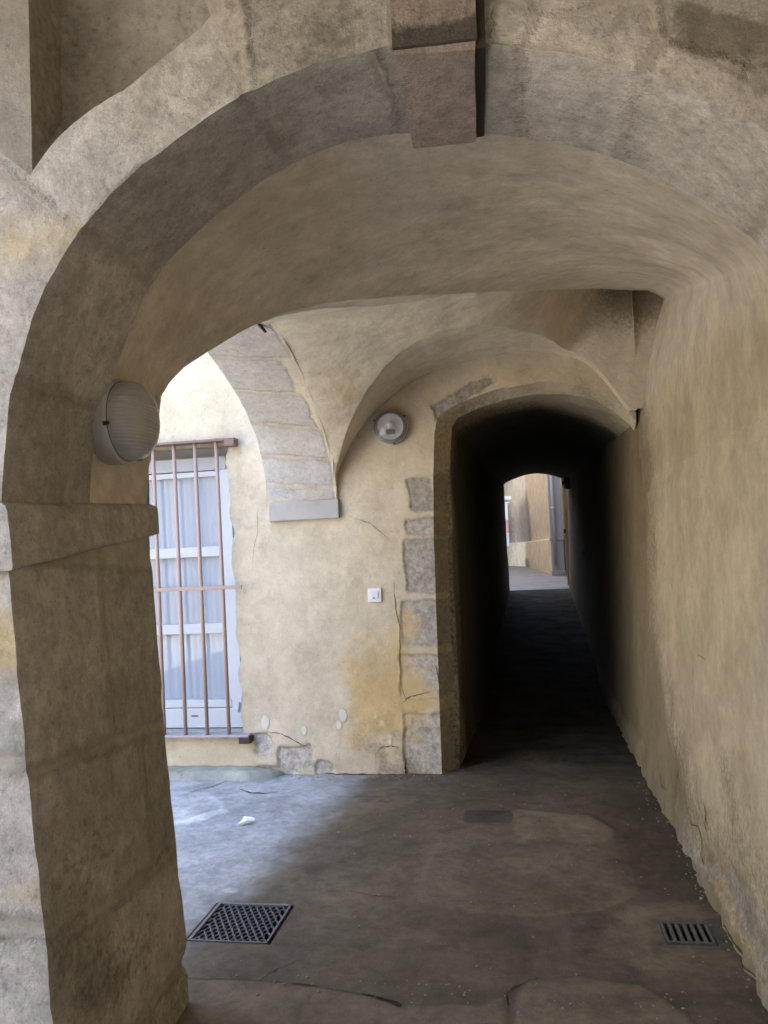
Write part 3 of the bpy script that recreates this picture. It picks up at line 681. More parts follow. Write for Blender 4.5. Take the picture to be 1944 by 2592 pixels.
def vault_c():
    nx = 210; xs = np.linspace(-1.255, .788, nx); inl = (xs > LX[0]) & (xs < LX[-1]+.06)
    gt = groin[:200]
    order = np.argsort(gt[:, 0]); gz = np.interp(xs, gt[order, 0], gt[order, 2]); gy = np.interp(xs, gt[order, 0], gt[order, 1])
    Yi = ywc(xs)
    for i, x in enumerate(xs):
        if LX[0] < x < LX[-1]:
            yy = np.linspace(max(gy[i], 4.1), float(ywc(x)), 800); d = zC(x, yy)-zL(x); k = np.where(d < 0)[0]
            if len(k): Yi[i] = yy[k[0]]
    Yi = np.convolve(np.r_[[Yi[0]]*2, Yi, [Yi[-1]]*2], np.ones(5)/5, 'valid')
    vd = np.linspace(0, 1, 700); vd = 1-(1-vd)**3
    Y = np.zeros((nx, 150)); Z = np.zeros((nx, 150))
    for i, x in enumerate(xs):
        yy = gy[i]+(Yi[i]-gy[i])*vd; zz = zC(x, yy); zz = np.maximum(zz, zL(x)) if inl[i] else zz; L = np.r_[0, np.cumsum(np.hypot(np.diff(yy), np.diff(zz)))]
        Y[i] = np.interp(np.linspace(0, L[-1], 150), L, yy); Z[i] = np.interp(np.linspace(0, L[-1], 150), L, zz)
    v = np.linspace(0, 1, 150); X = np.repeat(xs[:, None], 150, 1)
    Z += (gz-Z[:, 0])[:, None]*np.exp(-(Y-gy[:, None])/.25)
    Z += (.11*sm(xs, .0, .5))[:, None]*(sm(v, 0, .10)*(1-sm(v, .25, .9)))[None, :]
    P = np.stack([X, Y, Z], -1)
    n = .010*fbm(P, 2.5, 3, 91)+.004*fbm(P, 10, 3, 92); n *= np.clip((Y-gy[:, None])/.06, 0, 1)*(1-sm(xs, .60, .74))[:, None]
    P[..., 2] += n*.7; P[..., 1] += n*.5*(v[None, :] < 1)
    st, gr, lf = c_attrs(P)
    m = MB(); m.grid(P, stone=0*X-.06, stain=st, grime=gr, lift=lf)
    Xc, Zc = np.meshgrid(np.linspace(.779, 1.12, 20), np.linspace(2.352, 3.3, 60), indexing='ij'); Pc = np.stack([Xc, YW-.1305+0*Zc, Zc], -1)
    st_, gr_, lf_ = c_attrs(Pc); m.grid(Pc, stone=0*Xc-.06, stain=st_, grime=gr_, lift=lf_, flip=True)
    o = m.build('cross_vault', M['crossv'], vault); edge = P[:, -1].copy()
    # lunette barrel in front of the passage
    w_ = np.linspace(0, 1, 40); Y2 = Yi[:, None]+(YW+.005-Yi)[:, None]*w_[None, :]
    Z2 = np.where(inl, zL(xs), WZ(xs))[:, None]*w_[None, :]**.3+edge[:, 2][:, None]*(1-w_[None, :]**.3)
    P2 = np.stack([np.repeat(xs[:, None], 40, 1), Y2, Z2], -1)
    P2[..., 2] += .008*fbm(P2, 4, 3, 97)*(w_[None, :] > 0)
    m = MB(); m.grid(P2, stone=0*Y2-.06, stain=.35*sm(fbm(P2, 3, 3, 98), 0, .5), grime=0*Y2); m.build('lunette', M['crossv'], vault)
    return xs, np.maximum(P2[:, -1, 2], edge[:, 2])
cx_, ctop = vault_c()

# ================================================================== house wall at the back
house = empty('house_wall', (-1.2, YW, 0), label='cream plastered wall with stone quoins, around the dark passage and the barred window', cat='wall')
def jamb(z): return np.interp(z, [-.1, 0, 1.6, 2.0, 2.3], [-.612, -.607, -.585, -.568, -.545])
PAX = [-.545, -.52, -.46, -.38, -.26, -.04, .14, .32, .52, .66, .76, .80]
PAZ = [2.30, 2.41, 2.46, 2.495, 2.54, 2.585, 2.60, 2.585, 2.52, 2.43, 2.33, 2.27]
QUOINS = [(-.755, -.605, 1.77, 2.02, .0), (-.78, -.60, 1.60, 1.735, .55), (-.80, -.598, 1.215, 1.585, .3), (-.84, -.60, .86, 1.17, .45), (-.87, -.62, .52, .80, .75), (-.85, -.60, -.05, .42, .95)]
def wall_attrs(P, outside=False):
    X, Y, Z = P[..., 0], P[..., 1], P[..., 2]
    wx = X+.030*fbm(P, 6, 4, 101); wz = Z+.030*fbm(P, 6, 4, 102)
    s = np.full(X.shape, -.06); tone = 0*X
    def add(d, tv):
        nonlocal s, tone
        k = d > s; s = np.where(k, d, s); tone = np.where(k, tv, tone)
    for (a, b, c, d, tv) in QUOINS: add(sd_box(wx, wz, a, b+.03, c, d, .025), tv)
    # bared rubble at the foot and lintel stones over the passage
    for (a, b, c, d, tv) in ((-1.92, -1.80, .10, .27, .9), (-1.76, -1.50, .03, .20, .95), (-1.50, -1.36, -.02, .08, .6), (-1.93, -1.6, -.05, .06, .7)):
        add(sd_box(wx+.03*fbm(P, 6, 2, 103), wz+.03*fbm(P, 6, 2, 104), a, b, c, d, .04), tv)
    for pts, tv in (([(-.53, 2.40), (-.56, 2.50), (-.40, 2.57), (-.35, 2.50), (-.44, 2.46)], .2), ([(-.38, 2.50), (-.40, 2.58), (-.28, 2.66), (-.13, 2.66), (-.12, 2.62), (-.24, 2.56)], .1)):
        add(sd_poly(wx, wz, pts), tv)
    st = 1.15*np.exp(-((X+.98)/.30)**2-((Z-.48)/.38)**2)+.30*sm(fbm(P, 1.6, 4, 125), .0, .5)+.55*np.exp(-((X+.80)/.10)**2-((Z-1.2)/.7)**2)*.8
    st += .6*np.exp(-((X+1.48)/.3)**2-((Z-1.95)/.05)**2)+.35*np.exp(-((X+.15)/.5)**2-((Z-2.66)/.05)**2)
    st *= .75+.5*fbm(P, 4, 3, 106)
    gr = .75*np.exp(-((X+1.02)/.26)**2-((Z-.20)/.22)**2)*(.4+.8*sm(fbm(P, 5, 3, 107), -.2, .5))+.5*np.exp(-((X+.8)/.2)**2-(Z/.1)**2)
    gr += .45*sm(fbm(P, 3, 4, 126)+.25, 0, .6)*np.exp(-np.maximum(0, Z-np.interp(X, PAX, PAZ))/.07)*(X > -.5)
    gr += .55*np.exp(-((X-.56)/.12)**2-((Z-2.62)/.06)**2)*sm(fbm(P, 9, 3, 108), -.2, .4)
    gr += .35*np.exp(-((X+.75)/.06)**2-((Z-1.70)/.12)**2)
    gr += .4*np.exp(-((X+1.1)/.05)**2-((Z-2.25)/.15)**2)
    wh = .35*sm(fbm(P, 11, 3, 109)-.45, 0, .2)*(Z < .45)
    rec = -.012*sm(s, -.01, .012)*np.where(Z < .3, 1.0, .5)
    return s, tone, st, gr, wh, rec
def wall_patch(m, P, flip=False, fixed=None):
    s, tone, st, gr, wh, rec = wall_attrs(P)
    P = P.copy(); P[..., 1] += (.007*fbm(P, 2.5, 3, 111)+.003*fbm(P, 12, 3, 112)) - rec
    m.grid(P, stone=s, tone=tone, stain=st, grime=gr, lift=wh+.05*fbm(P, 1.5, 2, 110), flip=flip); return P
def house_wall():
    m = MB()
    # left of the passage, under the vault
    n1 = 60; xs = cx_[cx_ < -.548]; tops = np.interp(xs, cx_, ctop)
    u = np.linspace(0, 1, len(xs)); v = np.linspace(0, 1, 170)
    Z = -.05+(tops[:, None]+.05)*v[None, :]
    J = jamb(Z); k = (xs-xs[0])/(xs[-1]-xs[0]); X = xs[0]+(J-xs[0])*k[:, None]
    P1 = wall_patch(m, np.stack([X, 0*X+YW, Z], -1), flip=True)
    # over the passage
    xs2 = np.r_[xs[-1], cx_[cx_ >= -.548]]; xs2 = xs2[xs2 < .95]
    tz = np.interp(xs2, cx_, ctop); bz = np.interp(xs2, PAX, PAZ)+.012*fbm(np.stack([xs2, 0*xs2, 0*xs2], -1), 8, 3, 113); v = np.linspace(0, 1, 46)
    Z = bz[:, None]+np.maximum(.005, tz-bz)[:, None]*v[None, :]; X = np.repeat(xs2[:, None], 46, 1)
    P2 = wall_patch(m, np.stack([X, 0*X+YW, Z], -1), flip=True)
    # little strip between the last jamb column and the arch springing
    zj = np.linspace(2.25, tops[-1], 40)
    # under the court arch
    X, Z = np.meshgrid(np.linspace(-1.76, xs[0], 40), np.linspace(-.05, 1.96, 140), indexing='ij'); wall_patch(m, np.stack([X, 0*X+YW, Z], -1), flip=True)
    # out in the court, round the window
    zs = np.linspace(.27, 2.345, 150); U = np.linspace(0, 1, 26)
    ragged = -2.045+.055*(2.3-zs)/2+.022*fbm(np.stack([0*zs, 0*zs, zs], -1), 6, 4, 115)
    ragged += .02*np.clip(fbm(np.stack([0*zs, 0*zs+3, zs], -1), 14, 2, 116), -.2, 1)
    X = ragged[None, :]*(1-U[:, None])+(-1.76)*U[:, None]; Z = np.repeat(zs[None, :], 26, 0)
    Pr = wall_patch(m, np.stack([X, 0*X+YW, Z], -1), flip=True)
    ledge = Pr[0]; rev = np.stack([ledge, ledge+np.array([-.02, .06, 0]), ledge+np.array([-.03, .22, 0])], 0)
    rev[1:, :, 0] += .012*fbm(rev[1:], 10, 3, 117); m.grid(rev, stone=np.full(rev.shape[:2], .02), tone=np.full(rev.shape[:2], .9))
    X, Z = np.meshgrid(np.linspace(-3.06, -1.76, 70), np.linspace(-.05, .27, 24), indexing='ij'); wall_patch(m, np.stack([X, 0*X+YW, Z], -1), flip=True)
    X, Z = np.meshgrid(np.linspace(-3.06, -1.76, 70), np.linspace(2.345, 4.0, 90), indexing='ij'); wall_patch(m, np.stack([X, 0*X+YW, Z], -1), flip=True)
    X, Z = np.meshgrid(np.linspace(-7.1, -3.06, 30), np.linspace(-.05, 4.0, 60), indexing='ij'); wall_patch(m, np.stack([X, 0*X+YW, Z], -1), flip=True)
    X, Z = np.meshgrid(np.linspace(-7.1, -1.76, 16), np.linspace(4.0, 6.5, 16), indexing='ij'); wall_patch(m, np.stack([X, 0*X+YW, Z], -1), flip=True)
    # window reveal: head, left jamb, ledge
    X, Y = np.meshgrid(np.linspace(-3.06, -2.0, 20), np.linspace(YW, YW+.24, 6), indexing='ij')
    m.grid(np.stack([X, Y, 0*X+2.345], -1), stone=0*X-.05, stain=0*X+.5); m.grid(np.stack([X, Y, 0*X+.262], -1), stone=0*X+.05, tone=0*X+.6, flip=True)
    Y, Z = np.meshgrid(np.linspace(YW, YW+.24, 6), np.linspace(.27, 2.345, 20), indexing='ij'); m.grid(np.stack([0*Y-3.06, Y, Z], -1), stone=0*Y-.05)
    m.build('plaster_face', M['back'], house)
    # chamfered stone reveal of the passage mouth
    m = MB(); zs = P1[-1, :, 2]; e = P1[-1]
    sel = zs < 2.34; e = e[sel]; v = np.linspace(0, 1, 14)
    R = e[:, None, :]+np.array([.10, .13, 0])[None, None, :]*v[None, :, None]
    R[..., 0] += .006*fbm(R, 9, 3, 121)*(v[None, :] > 0)
    s = np.full(R.shape[:2], -.05); tone = np.zeros(R.shape[:2])
    for (a, b, c, d, tv) in QUOINS:
        dd = np.minimum(R[..., 2]-c, d-R[..., 2]); k = dd > s; s = np.where(k, dd, s); tone = np.where(k, tv*.5, tone)
    m.grid(R, stone=s, tone=tone, grime=.58+.15*fbm(R, 4, 3, 123), stain=.4+0*s, flip=True)  # reveal tinted dark so the passage's shade starts in its colour
    b2 = P2[:, 0]; R2 = b2[:, None, :]+np.array([0, .13, -.045])[None, None, :]*v[None, :, None]; R2[..., 0] += (.10*np.clip((-.3-b2[:, 0])/.25, 0, 1))[:, None]*v[None, :]
    m.grid(R2, stone=0*R2[..., 0]-.05, grime=.5+.3*fbm(R2, 4, 3, 124), flip=True)
    o = m.build('passage_reveal', M['back'], house); o['label'] = 'brown stone reveal of the passage mouth'
house_wall()

# ------------------------------------------------------------------ cracks, as thin dark strips just proud of a surface
def crack(name, parent, pts, wfun, plane, mat='crack', off=.004):
    pts = resample(np.array(pts, float), 40); n = len(pts); m = MB(); t = np.linspace(0, 1, n)
    d = np.gradient(pts, axis=0); d /= np.linalg.norm(d, axis=1, keepdims=True)+1e-9
    jit = .006*fbm(np.stack([t*9, 0*t+pts[0, 0], 0*t], -1), 2, 3, 131)
    w_ = wfun*(.35+.65*np.sin(PI*np.clip(t*.96+.02, 0, 1)))*(1+.8*fbm(np.stack([t*14, 0*t, 0*t+pts[0, 1]], -1), 1, 2, 132))
    nrm = np.stack([-d[:, 1], d[:, 0]], -1); a = pts+nrm*(jit+.6*w_)[:, None]; b = pts+nrm*(jit-.6*w_)[:, None]
    V = np.array([[plane(*p) for p in a], [plane(*p) for p in b]]); m.grid(V)
    return m.build(name, M[mat], parent)
def on_house(x, z):
    P = np.array([[x, YW, z]]); s, tone, st, gr, wh, rec = wall_attrs(P)
    y = YW+(.007*fbm(P, 2.5, 3, 111)+.003*fbm(P, 12, 3, 112))[0]-rec[0]; return (x, y-.004, z)
for pts, wd in (([(-.875, 1.32), (-.87, 1.12), (-.845, .98), (-.855, .80), (-.86, .62), (-.83, .50)], .0035),
                ([(-.85, .48), (-.80, .52), (-.72, .535), (-.66, .55)], .004), ([(-.62, .74), (-.60, .66), (-.597, .58)], .005),
                ([(-.85, .10), (-.852, .02), (-.86, -.02)], .006), ([(-1.42, .005), (-1.2, -.004), (-1.0, -.002), (-.87, .0)], .010),
                ([(-1.04, .155), (-1.0, .185), (-.94, .19), (-.88, .18)], .004), ([(-1.13, 1.75), (-1.02, 1.71), (-.9, 1.60)], .0022),
                ([(-1.83, 1.9), (-1.83, 1.7), (-1.87, 1.55), (-1.88, 1.48)], .0014), ([(-1.85, .29), (-1.72, .28), (-1.6, .22), (-1.5, .16)], .004)):
    crack('crack', house, pts, wd, on_house)
M['lime'] = plain('bare_white_lime', (.62, .58, .52), .95)
for (x, z, r) in ((-1.27, .40, .045), (-1.30, .335, .03), (-1.83, .36, .05), (-1.55, .30, .03), (-.95, .22, .02)):
    m = MB(); a = np.linspace(0, 2*PI, 14)[:-1]; rr = r*(1+.4*fbm(np.stack([np.cos(a), np.sin(a), 0*a+x], -1), 1.5, 2, 141))
    V = [on_house(x, z)]+[on_house(x+.6*q*math.cos(t), z+q*math.sin(t)) for q, t in zip(rr, a)]
    m.raw(V, [(0, i+1, (i+1) % 13+1) for i in range(13)]); m.build('plaster_chip', M['lime'], house)

# ================================================================== court arch, grey stone
carch = empty('court_arch', (-1.5, YW, 0), label='grey ashlar stone arch opening to the bright court, springing from an impost block', cat='arch')
AO = np.array([(4.0, 2.79), (4.2, 2.775), (4.391, 2.732), (4.59, 2.66), (4.858, 2.575), (5.072, 2.465), (5.221, 2.352), (5.345, 2.2), (5.40, 2.05), (5.41, 1.92)])
AI = np.array([(4.0, 2.775), (4.098, 2.76), (4.354, 2.70), (4.63, 2.58), (4.852, 2.42), (5.069, 2.275), (5.27, 2.12), (5.38, 1.98), (5.41, 1.90)])
def court_arch():
    def full(C, inner=False):
        C = smooth_curve(C, 1); C = np.column_stack([C[:, 0], zC(-1.25, C[:, 0])-.003]) if C is not None and inner else C; near = C[::-1].copy(); near[:, 0] = 8.02-near[:, 0]; near[:, 1] += .20*sm(4.02-near[:, 0], .05, .6); near[:, 0] = np.maximum(near[:, 0], YB)
        return resample(np.vstack([near[:-1], C]), 200)
    o, i = full(AO), full(resample(AI, 40), True); v = np.linspace(0, 1, 46)
    C = o[:, None]*(1-v[None, :, None])+i[:, None]*v[None, :, None]
    X = -1.755+.515*v[None, :]+0*C[..., 0]
    P = np.stack([X, C[..., 0], C[..., 1]], -1)
    t = np.linspace(0, 1, 200)[:, None]+0*X
    P[..., 2] += .006*fbm(P, 5, 3, 151); 
    e = np.exp(-(X+1.755)/.03); P[..., 2] += e*.02*np.clip(fbm(P, 9, 2, 152), 0, 1)
    arc = t*3.6; joints = np.array([.3, .8, 1.3, 1.8, 2.25, 2.64, 2.99, 3.28, 3.50])
    d = np.min(np.abs(arc[..., None]+.01*fbm(P, 5, 2, 153)[..., None]-joints), axis=-1); k = np.sum(arc[..., None] > joints, axis=-1)
    tone = np.array([.3, .7, .2, .9, .5, .6, .3, .8, .55, .7, .4, .6])[k]
    wid = np.array([.50, .44, .52, .40, .5, .43, .47, .49, .50, .49, .47, .4])[k]
    s = np.minimum(d-.013, np.minimum(wid-(X+1.755)+.012*fbm(P, 8, 2, 154), .2))
    st = (.45+.5*fbm(P, 5, 3, 156))*(k >= 9)+(.1+.9*fbm(P, 4, 3, 155))*np.exp(-((X+1.24)/.07)**2)
    m = MB(); m.grid(P, stone=s, tone=tone, stain=st, flip=False)
    # court side face above the arch
    w_ = np.linspace(0, 1, 40); top = 3.6
    F = np.stack([np.repeat(P[:, 0, 0][:, None], 40, 1), np.repeat(P[:, 0, 1][:, None], 40, 1), P[:, 0, 2][:, None]*(1-w_[None])+top*w_[None]], -1)
    m.grid(F, stone=.1-(F[..., 2]-P[:, 0, 2][:, None]-.35), tone=np.repeat(tone[:, :1], 40, 1))
    m.build('arch_stones', M['court_stone'], carch)
    m = MB(); m.box(-1.738, -1.232, YW-.035, YW+.05, 1.757, 1.889, .008); m.build('impost_block', M['impost'], carch)
M['impost'] = plain('impost_stone', (.40, .385, .36), .9, 0, .2, sc=25, bump=.5, dirt=(.30, .27, .22))
court_arch()
hk = MB(); hk.tube([(-1.33, 3.98, 2.80), (-1.32, 4.03, 2.755), (-1.30, 4.09, 2.722)], [.012, .011, .008], 6)
tag(hk.build('iron_hook', M['iron']), 'small rusty iron stub sticking out of the vault above the grey arch', 'hook')

# ================================================================== right wall
rwall = empty('plaster_wall', (.75, 3.5, 0), label='ochre streaky plaster wall along the right side of the gallery', cat='wall')
def right_pt(Y, Z):
    Y = np.asarray(Y, float); Z = np.asarray(Z, float)
    X = right_x(Z, Y); P = np.stack([X, Y, Z], -1)
    foot = np.clip((.16+.06*fbm(P, 5, 3, 161)-Z)/.05, 0, 1)
    X = X+.010*fbm(P, 1.6, 3, 162)+.003*fbm(P, 9, 3, 163)-.022*foot*(1+1.1*fbm(P, 12, 4, 164))
    X = np.where(Z > 1.8, X*(1-sm(Z, 1.75, 1.88))+.793*sm(Z, 1.75, 1.88), X)
    return X, foot
def right_wall():
    ys = np.arange(-3.5, 5.47, .02); ys[-1] = 5.50; zs = np.linspace(-.05, 1.88, 110)
    Y, Z = np.meshgrid(ys, zs, indexing='ij'); X, foot = right_pt(Y, Z); P = np.stack([X, Y, Z], -1)
    n = fbm(P, 3, 4, 166)
    st = .55*sm(.55-Z, 0, .5)*sm(n, -.2, .5)+.3*sm(fbm(P*np.array([1, 1, .25]), 4, 3, 167), .1, .6)
    gr = rgrime_shade(P)+.45*np.exp(-((Z-.16)/.02)**2)*sm(fbm(P, 6, 3, 168), -.1, .4)
    m = MB(); m.grid(P, stone=np.minimum(.10*fbm(P*np.array([1, 1, 1.5]), 3.5, 3, 193)-.012, .26-Z), tone=.5+.5*fbm(P, 4, 2, 194), stain=st, grime=gr, lift=.06*fbm(P, 1.2, 3, 169)+.12*foot*sm(n, 0, .4), alt=.55+.5*fbm(P, .9, 3, 170)+.3*sm(1.2-Z, 0, 1))
    Y, Z = np.meshgrid(np.linspace(-3.5, YF+.02, 60), np.linspace(1.86, 3.4, 40), indexing='ij'); P = np.stack([.793+.02*(Z-1.86), Y, Z], -1)
    P[..., 0] += .008*fbm(P, 1.6, 3, 162)*sm(Z, 1.86, 2.0); m.grid(P, stone=0*Y-.06, grime=0*Y, alt=.4+.5*fbm(P, .9, 3, 170))
    ys = np.r_[np.arange(5.40, 7.5, .025), np.linspace(7.5, 14, 50)]; zs = np.linspace(-.05, 2.62, 120)
    Y, Z = np.meshgrid(ys, zs, indexing='ij'); k = np.clip((Y-5.5)/8.5, 0, 1); X, foot = right_pt(Y, np.minimum(Z, 1.7)); X = X+.032*np.maximum(0, np.minimum(Z, 2.3)-1.7)+k*.03+.009*(1-sm(Y, 5.5, 5.7)); P = np.stack([X, Y, Z], -1)
    m.grid(P, stone=0*X-.06, grime=rgrime_shade(P), lift=.06*fbm(P, 1.2, 3, 169), alt=.55+.5*fbm(P, .9, 3, 170)+.3*sm(1.2-Z, 0, 1))
    m.build('plaster_face', M['right'], rwall)
def rgrime_shade(P):
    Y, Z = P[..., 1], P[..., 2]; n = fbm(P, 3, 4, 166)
    return 1.25*sm(Y+.35*fbm(P, 2, 3, 190)+.25*sm(1.2-Z, 0, 1), 4.0, 6.0)+.60*sm(.95-Z+.35*fbm(P, 2.2, 4, 192), 0, .75)+.25*sm(fbm(P, 1.8, 5, 191), .15, .6)+.7*sm(.10-Z, 0, .1)*sm(n, -.3, .4)  # first term paints shade towards the passage, the rest is wall dirt
right_wall()
def on_right(y, z): X, _ = right_pt(np.array([y]), np.array([z])); return (float(X[0])-.003, y, z)
for pts, wd in (([(4.30, .46), (4.38, .40), (4.33, .30), (4.40, .25), (4.44, .18), (4.5, .20)], .004), ([(3.75, .36), (3.70, .31), (3.72, .25), (3.67, .20)], .007),
                ([(4.15, .20), (4.0, .16), (3.85, .20), (3.7, .10), (3.5, .06)], .004), ([(3.3, .02), (3.1, .02), (2.9, .01)], .008), ([(4.9, .15), (4.75, .11), (4.6, .14)], .003),
                ([(3.9, .95), (3.88, .8), (3.9, .6)], .0018), ([(3.62, .98), (3.72, .985), (3.8, .98)], .002)):
    crack('crack', rwall, pts, wd, on_right)

# floor cracks belong to the floor
flo = bpy.data.objects['floor']
def on_floor(x, y): return (x, y, float(floor_z(np.array([x]), np.array([y]))[0])+.004)
for pts, wd in (([(-1.3, 2.76), (-1.0, 2.785), (-.8, 2.77), (-.6, 2.72), (-.45, 2.68)], .007), ([(-.62, 2.73), (-.52, 2.69), (-.47, 2.66)], .016), ([(-.85, 3.55), (-.7, 3.50), (-.6, 3.50)], .003),
                ([(-.12, 2.70), (-.13, 2.78), (-.10, 2.83), (-.02, 2.90)], .005), ([(-2.05, 5.25), (-2.1, 5.1), (-2.2, 4.96)], .006), ([(-.9, 2.95), (-.98, 2.85), (-1.0, 2.78)], .003),
                ([(-1.9, 5.05), (-1.8, 4.98), (-1.7, 4.97), (-1.62, 5.0)], .010)):
    crack('crack', flo, pts, wd, on_floor)

# ================================================================== passage
tun = empty('covered_passage', (.1, 5.6, 0), label='narrow pitch-dark vaulted passage running through the house to a far court', cat='passage')
def steps_z(Y):
    z = 0*Y
    z = z+.118*np.clip(Y-7.6, 0, 6.4)
    return z
def passage():
    m = MB(); ys = np.r_[5.428, 5.45, 5.47, 5.50, np.linspace(5.53, 8, 60), np.linspace(8.1, 14.0, 60)]
    ax = np.linspace(0, 1, 60)
    rows = []
    for y in ys:
        k2 = min(1, max(0, (5.53-y)/.03)); k = max(0, (y-5.53)/(14-5.53)); xl = -.490*(1-k)-.24*k; xr = .79*(1-k)+.84*k; top = 2.555*(1-k)+2.75*k; spr = 2.27*(1-k)+2.60*k
        xl -= .25*k2; spr += .12*k2; top += .12*k2
        zl = np.linspace(-.05, spr, 40); left = np.column_stack([xl+.03*(zl/2.3)*(1-k), 0*zl+y, zl])
        a = np.linspace(0, 1, 30); arc = np.column_stack([(xl+.03*(1-k))*(1-a)+(xr+.06*(1-k))*a, 0*a+y, (spr+(top-spr)*np.sin(PI*a)**.8)*min(1, k*6)+(np.interp(-.49+a*1.285, PAX, PAZ)-.05+.12*k2)*(1-min(1, k*6))])
        zr = np.linspace(arc[-1, 2], -.05, 40); zl2 = np.linspace(-.05, arc[0, 2], 40); left = np.column_stack([xl+.03*(zl2/2.3)*(1-k), 0*zl2+y, zl2])
        right = np.column_stack([xr+.06*(zr/2.3)*(1-k), 0*zr+y, zr]); rows.append(np.vstack([left, arc[1:-1], right]))
    P = np.array(rows); P[..., 0] += .012*fbm(P, 4, 3, 171); P[..., 2] += .01*fbm(P, 4, 3, 172)*(P[..., 2] > 2)
    passage_shade = .55*(1-sm(P[..., 0], -.3, .5))+1.2*sm(P[..., 1]+.5*fbm(P, 1.5, 3, 178), 5.45, 7.0)  # passage shade painted into the lining, stronger inwards and on the left
    m.grid(P, stone=-.06+0*passage_shade, grime=passage_shade); m.build('passage_lining', M['tunnel'], tun)
    # floor with long worn steps
    ys = []
    for y in np.arange(5.56, 14.0, .04): ys.append((y, steps_z(y)-.014*max(0, 1-(y-5.56)/.12)))
    m = MB(); prof = []
    for y, z in ys:
        if prof and abs(z-prof[-1][1]) > .01: prof.append((y-.001, prof[-1][1])); 
        prof.append((y, z))
    prof = np.array(prof); X = np.linspace(-.62, .86, 60); P = np.zeros((60, len(prof), 3))
    P[..., 0] = X[:, None]; P[..., 1] = prof[:, 0][None]; P[..., 2] = prof[:, 1][None]
    P[..., 2] += (.024*fbm(P*np.array([1, 1.6, 1]), 5, 5, 175)-.002)*np.clip((P[..., 1]-5.5)/.5, 0, 1)*np.clip((13.9-P[..., 1])/.6, 0, 1); P[..., 1] += .03*fbm(P, 3, 2, 176)*(P[..., 1] > 6)*(P[..., 1] < 13.5)
    m.grid(P, smooth=True, lift=.2*fbm(P, 6, 2, 177), grime=.85*sm(P[..., 1]+.4*fbm(P, 2, 3, 179), 4.9, 6.1)+.25*fbm(P, 5, 3, 180))  # passage shade painted into the floor colour, plus random grime
    tag(m.build('passage_floor', M['pfloor']), 'shade-darkened stone floor of the passage rising in long worn steps', 'floor', kind='structure')
passage()
kn = MB(); kn.lathe([(0, .05), (.018, .048), (.026, .035), (.024, .022), (.010, .016), (.010, 0), (.02, -.002)], Matrix.Translation((.765, 9.9, 1.39)) @ Matrix.Rotation(-PI/2, 4, 'Y'), 20)  # door knob; its door is not modelled
tag(kn.build('door_knob', plain('bright_metal', (.85, .85, .85), .25, 1.0)), 'tiny bright metal door knob glinting on the dark right side of the passage', 'knob')

# ================================================================== far court seen through the passage
farf = MB(); X, Y = np.meshgrid(np.linspace(-8, 2, 40), np.linspace(13.94, 36, 60), indexing='ij'); Pq = np.stack([X, Y, 0*X+.742], -1)
farf.grid(Pq, lift=.1*fbm(Pq, 1.5, 3, 3)+.25); tag(farf.build('far_court_floor', M['floor']), 'pale stone floor of the far court beyond the passage', 'floor', kind='structure')
fwall = empty('far_court_wall', (.5, 24, .75), label='tan wall with a thick pale dado, beyond the far end of the passage', cat='wall')
def far_wall():
    pl = np.array([(.98, 20.9), (.72, 21.6), (.45, 26.5), (.10, 31.0), (-.35, 33.0), (-2.0, 33.6), (-7, 33.8)])
    R = resample(pl, 80)
    m = MB(); zs = np.linspace(.7, 8, 60); P = np.stack([np.repeat(R[:, 0:1], 60, 1)+.12, np.repeat(R[:, 1:2], 60, 1)+.1, np.repeat(zs[None], 80, 0)], -1)
    gr = .9*np.exp(-((P[..., 1]-30.5)/1.9)**2)*sm(4.2-P[..., 2], 0, 1.6)+.75*np.exp(-((P[..., 0]+.6)/.6)**2)+.35*fbm(P, .8, 3, 5)
    m.grid(P, stone=0*P[..., 0]-.06, grime=gr); m.build('plaster_face', M['far'], fwall)
    m = MB(); zs = np.r_[np.linspace(.7, 1.66, 20), 1.68, 1.68]; n = len(zs); P = np.stack([np.repeat(R[:, 0:1], n, 1), np.repeat(R[:, 1:2], n, 1), np.repeat(zs[None], 80, 0)], -1)
    P[:, -1, 0] += .13; P[:, -1, 1] += .1
    gr = .9*np.exp(-((P[..., 1]-30)/1.4)**2)*sm(1.25-P[..., 2], 0, .3)
    m.grid(P, stone=0*P[..., 0]-.06, lift=0*P[..., 0]+.35, grime=gr); o = m.build('dado', M['far'], fwall)
far_wall()
pil = empty('pilaster', (.9, 20.6, .75), label='grey stone pilaster with a moulded band, right of the far tan wall', cat='pilaster')
m = MB(); m.box(.74, 1.05, 20.45, 20.85, .70, 7, .02); m.build('shaft', M['pipe'], pil)
m = MB(); m.box(.72, 1.06, 20.43, 20.86, 1.62, 1.68, .01); m.build('band', M['pipe'], pil)
m = MB(); m.box(.72, 1.06, 20.43, 20.86, .74, .86, .01); m.build('plinth', M['pipe'], pil)
dp = MB(); dp.tube([(.83, 20.36, 1.05), (.83, 20.36, 2.9), (.83, 20.36, 6)], .035, 12); dp.tube([(.83, 20.36, 2.40), (.83, 20.36, 2.46)], .05, 12)
tag(dp.build('drainpipe', plain('pale_pipe', (.36, .345, .325), .5)), 'thin pale drainpipe standing against the grey pilaster', 'pipe')
dpost = empty('far_doorway', (.85, 15.4, .75), label='dark door with an upright tan wooden post at the far right of the passage', cat='doorway')
m = MB(); m.box(.82, .92, 15.35, 15.47, .75, 3.0, .008); m.build('post', M['wood'], dpost)
m = MB(); m.box(.80, .84, 15.33, 15.40, 1.72, 1.80, .006); m.build('lock', M['iron'], dpost)
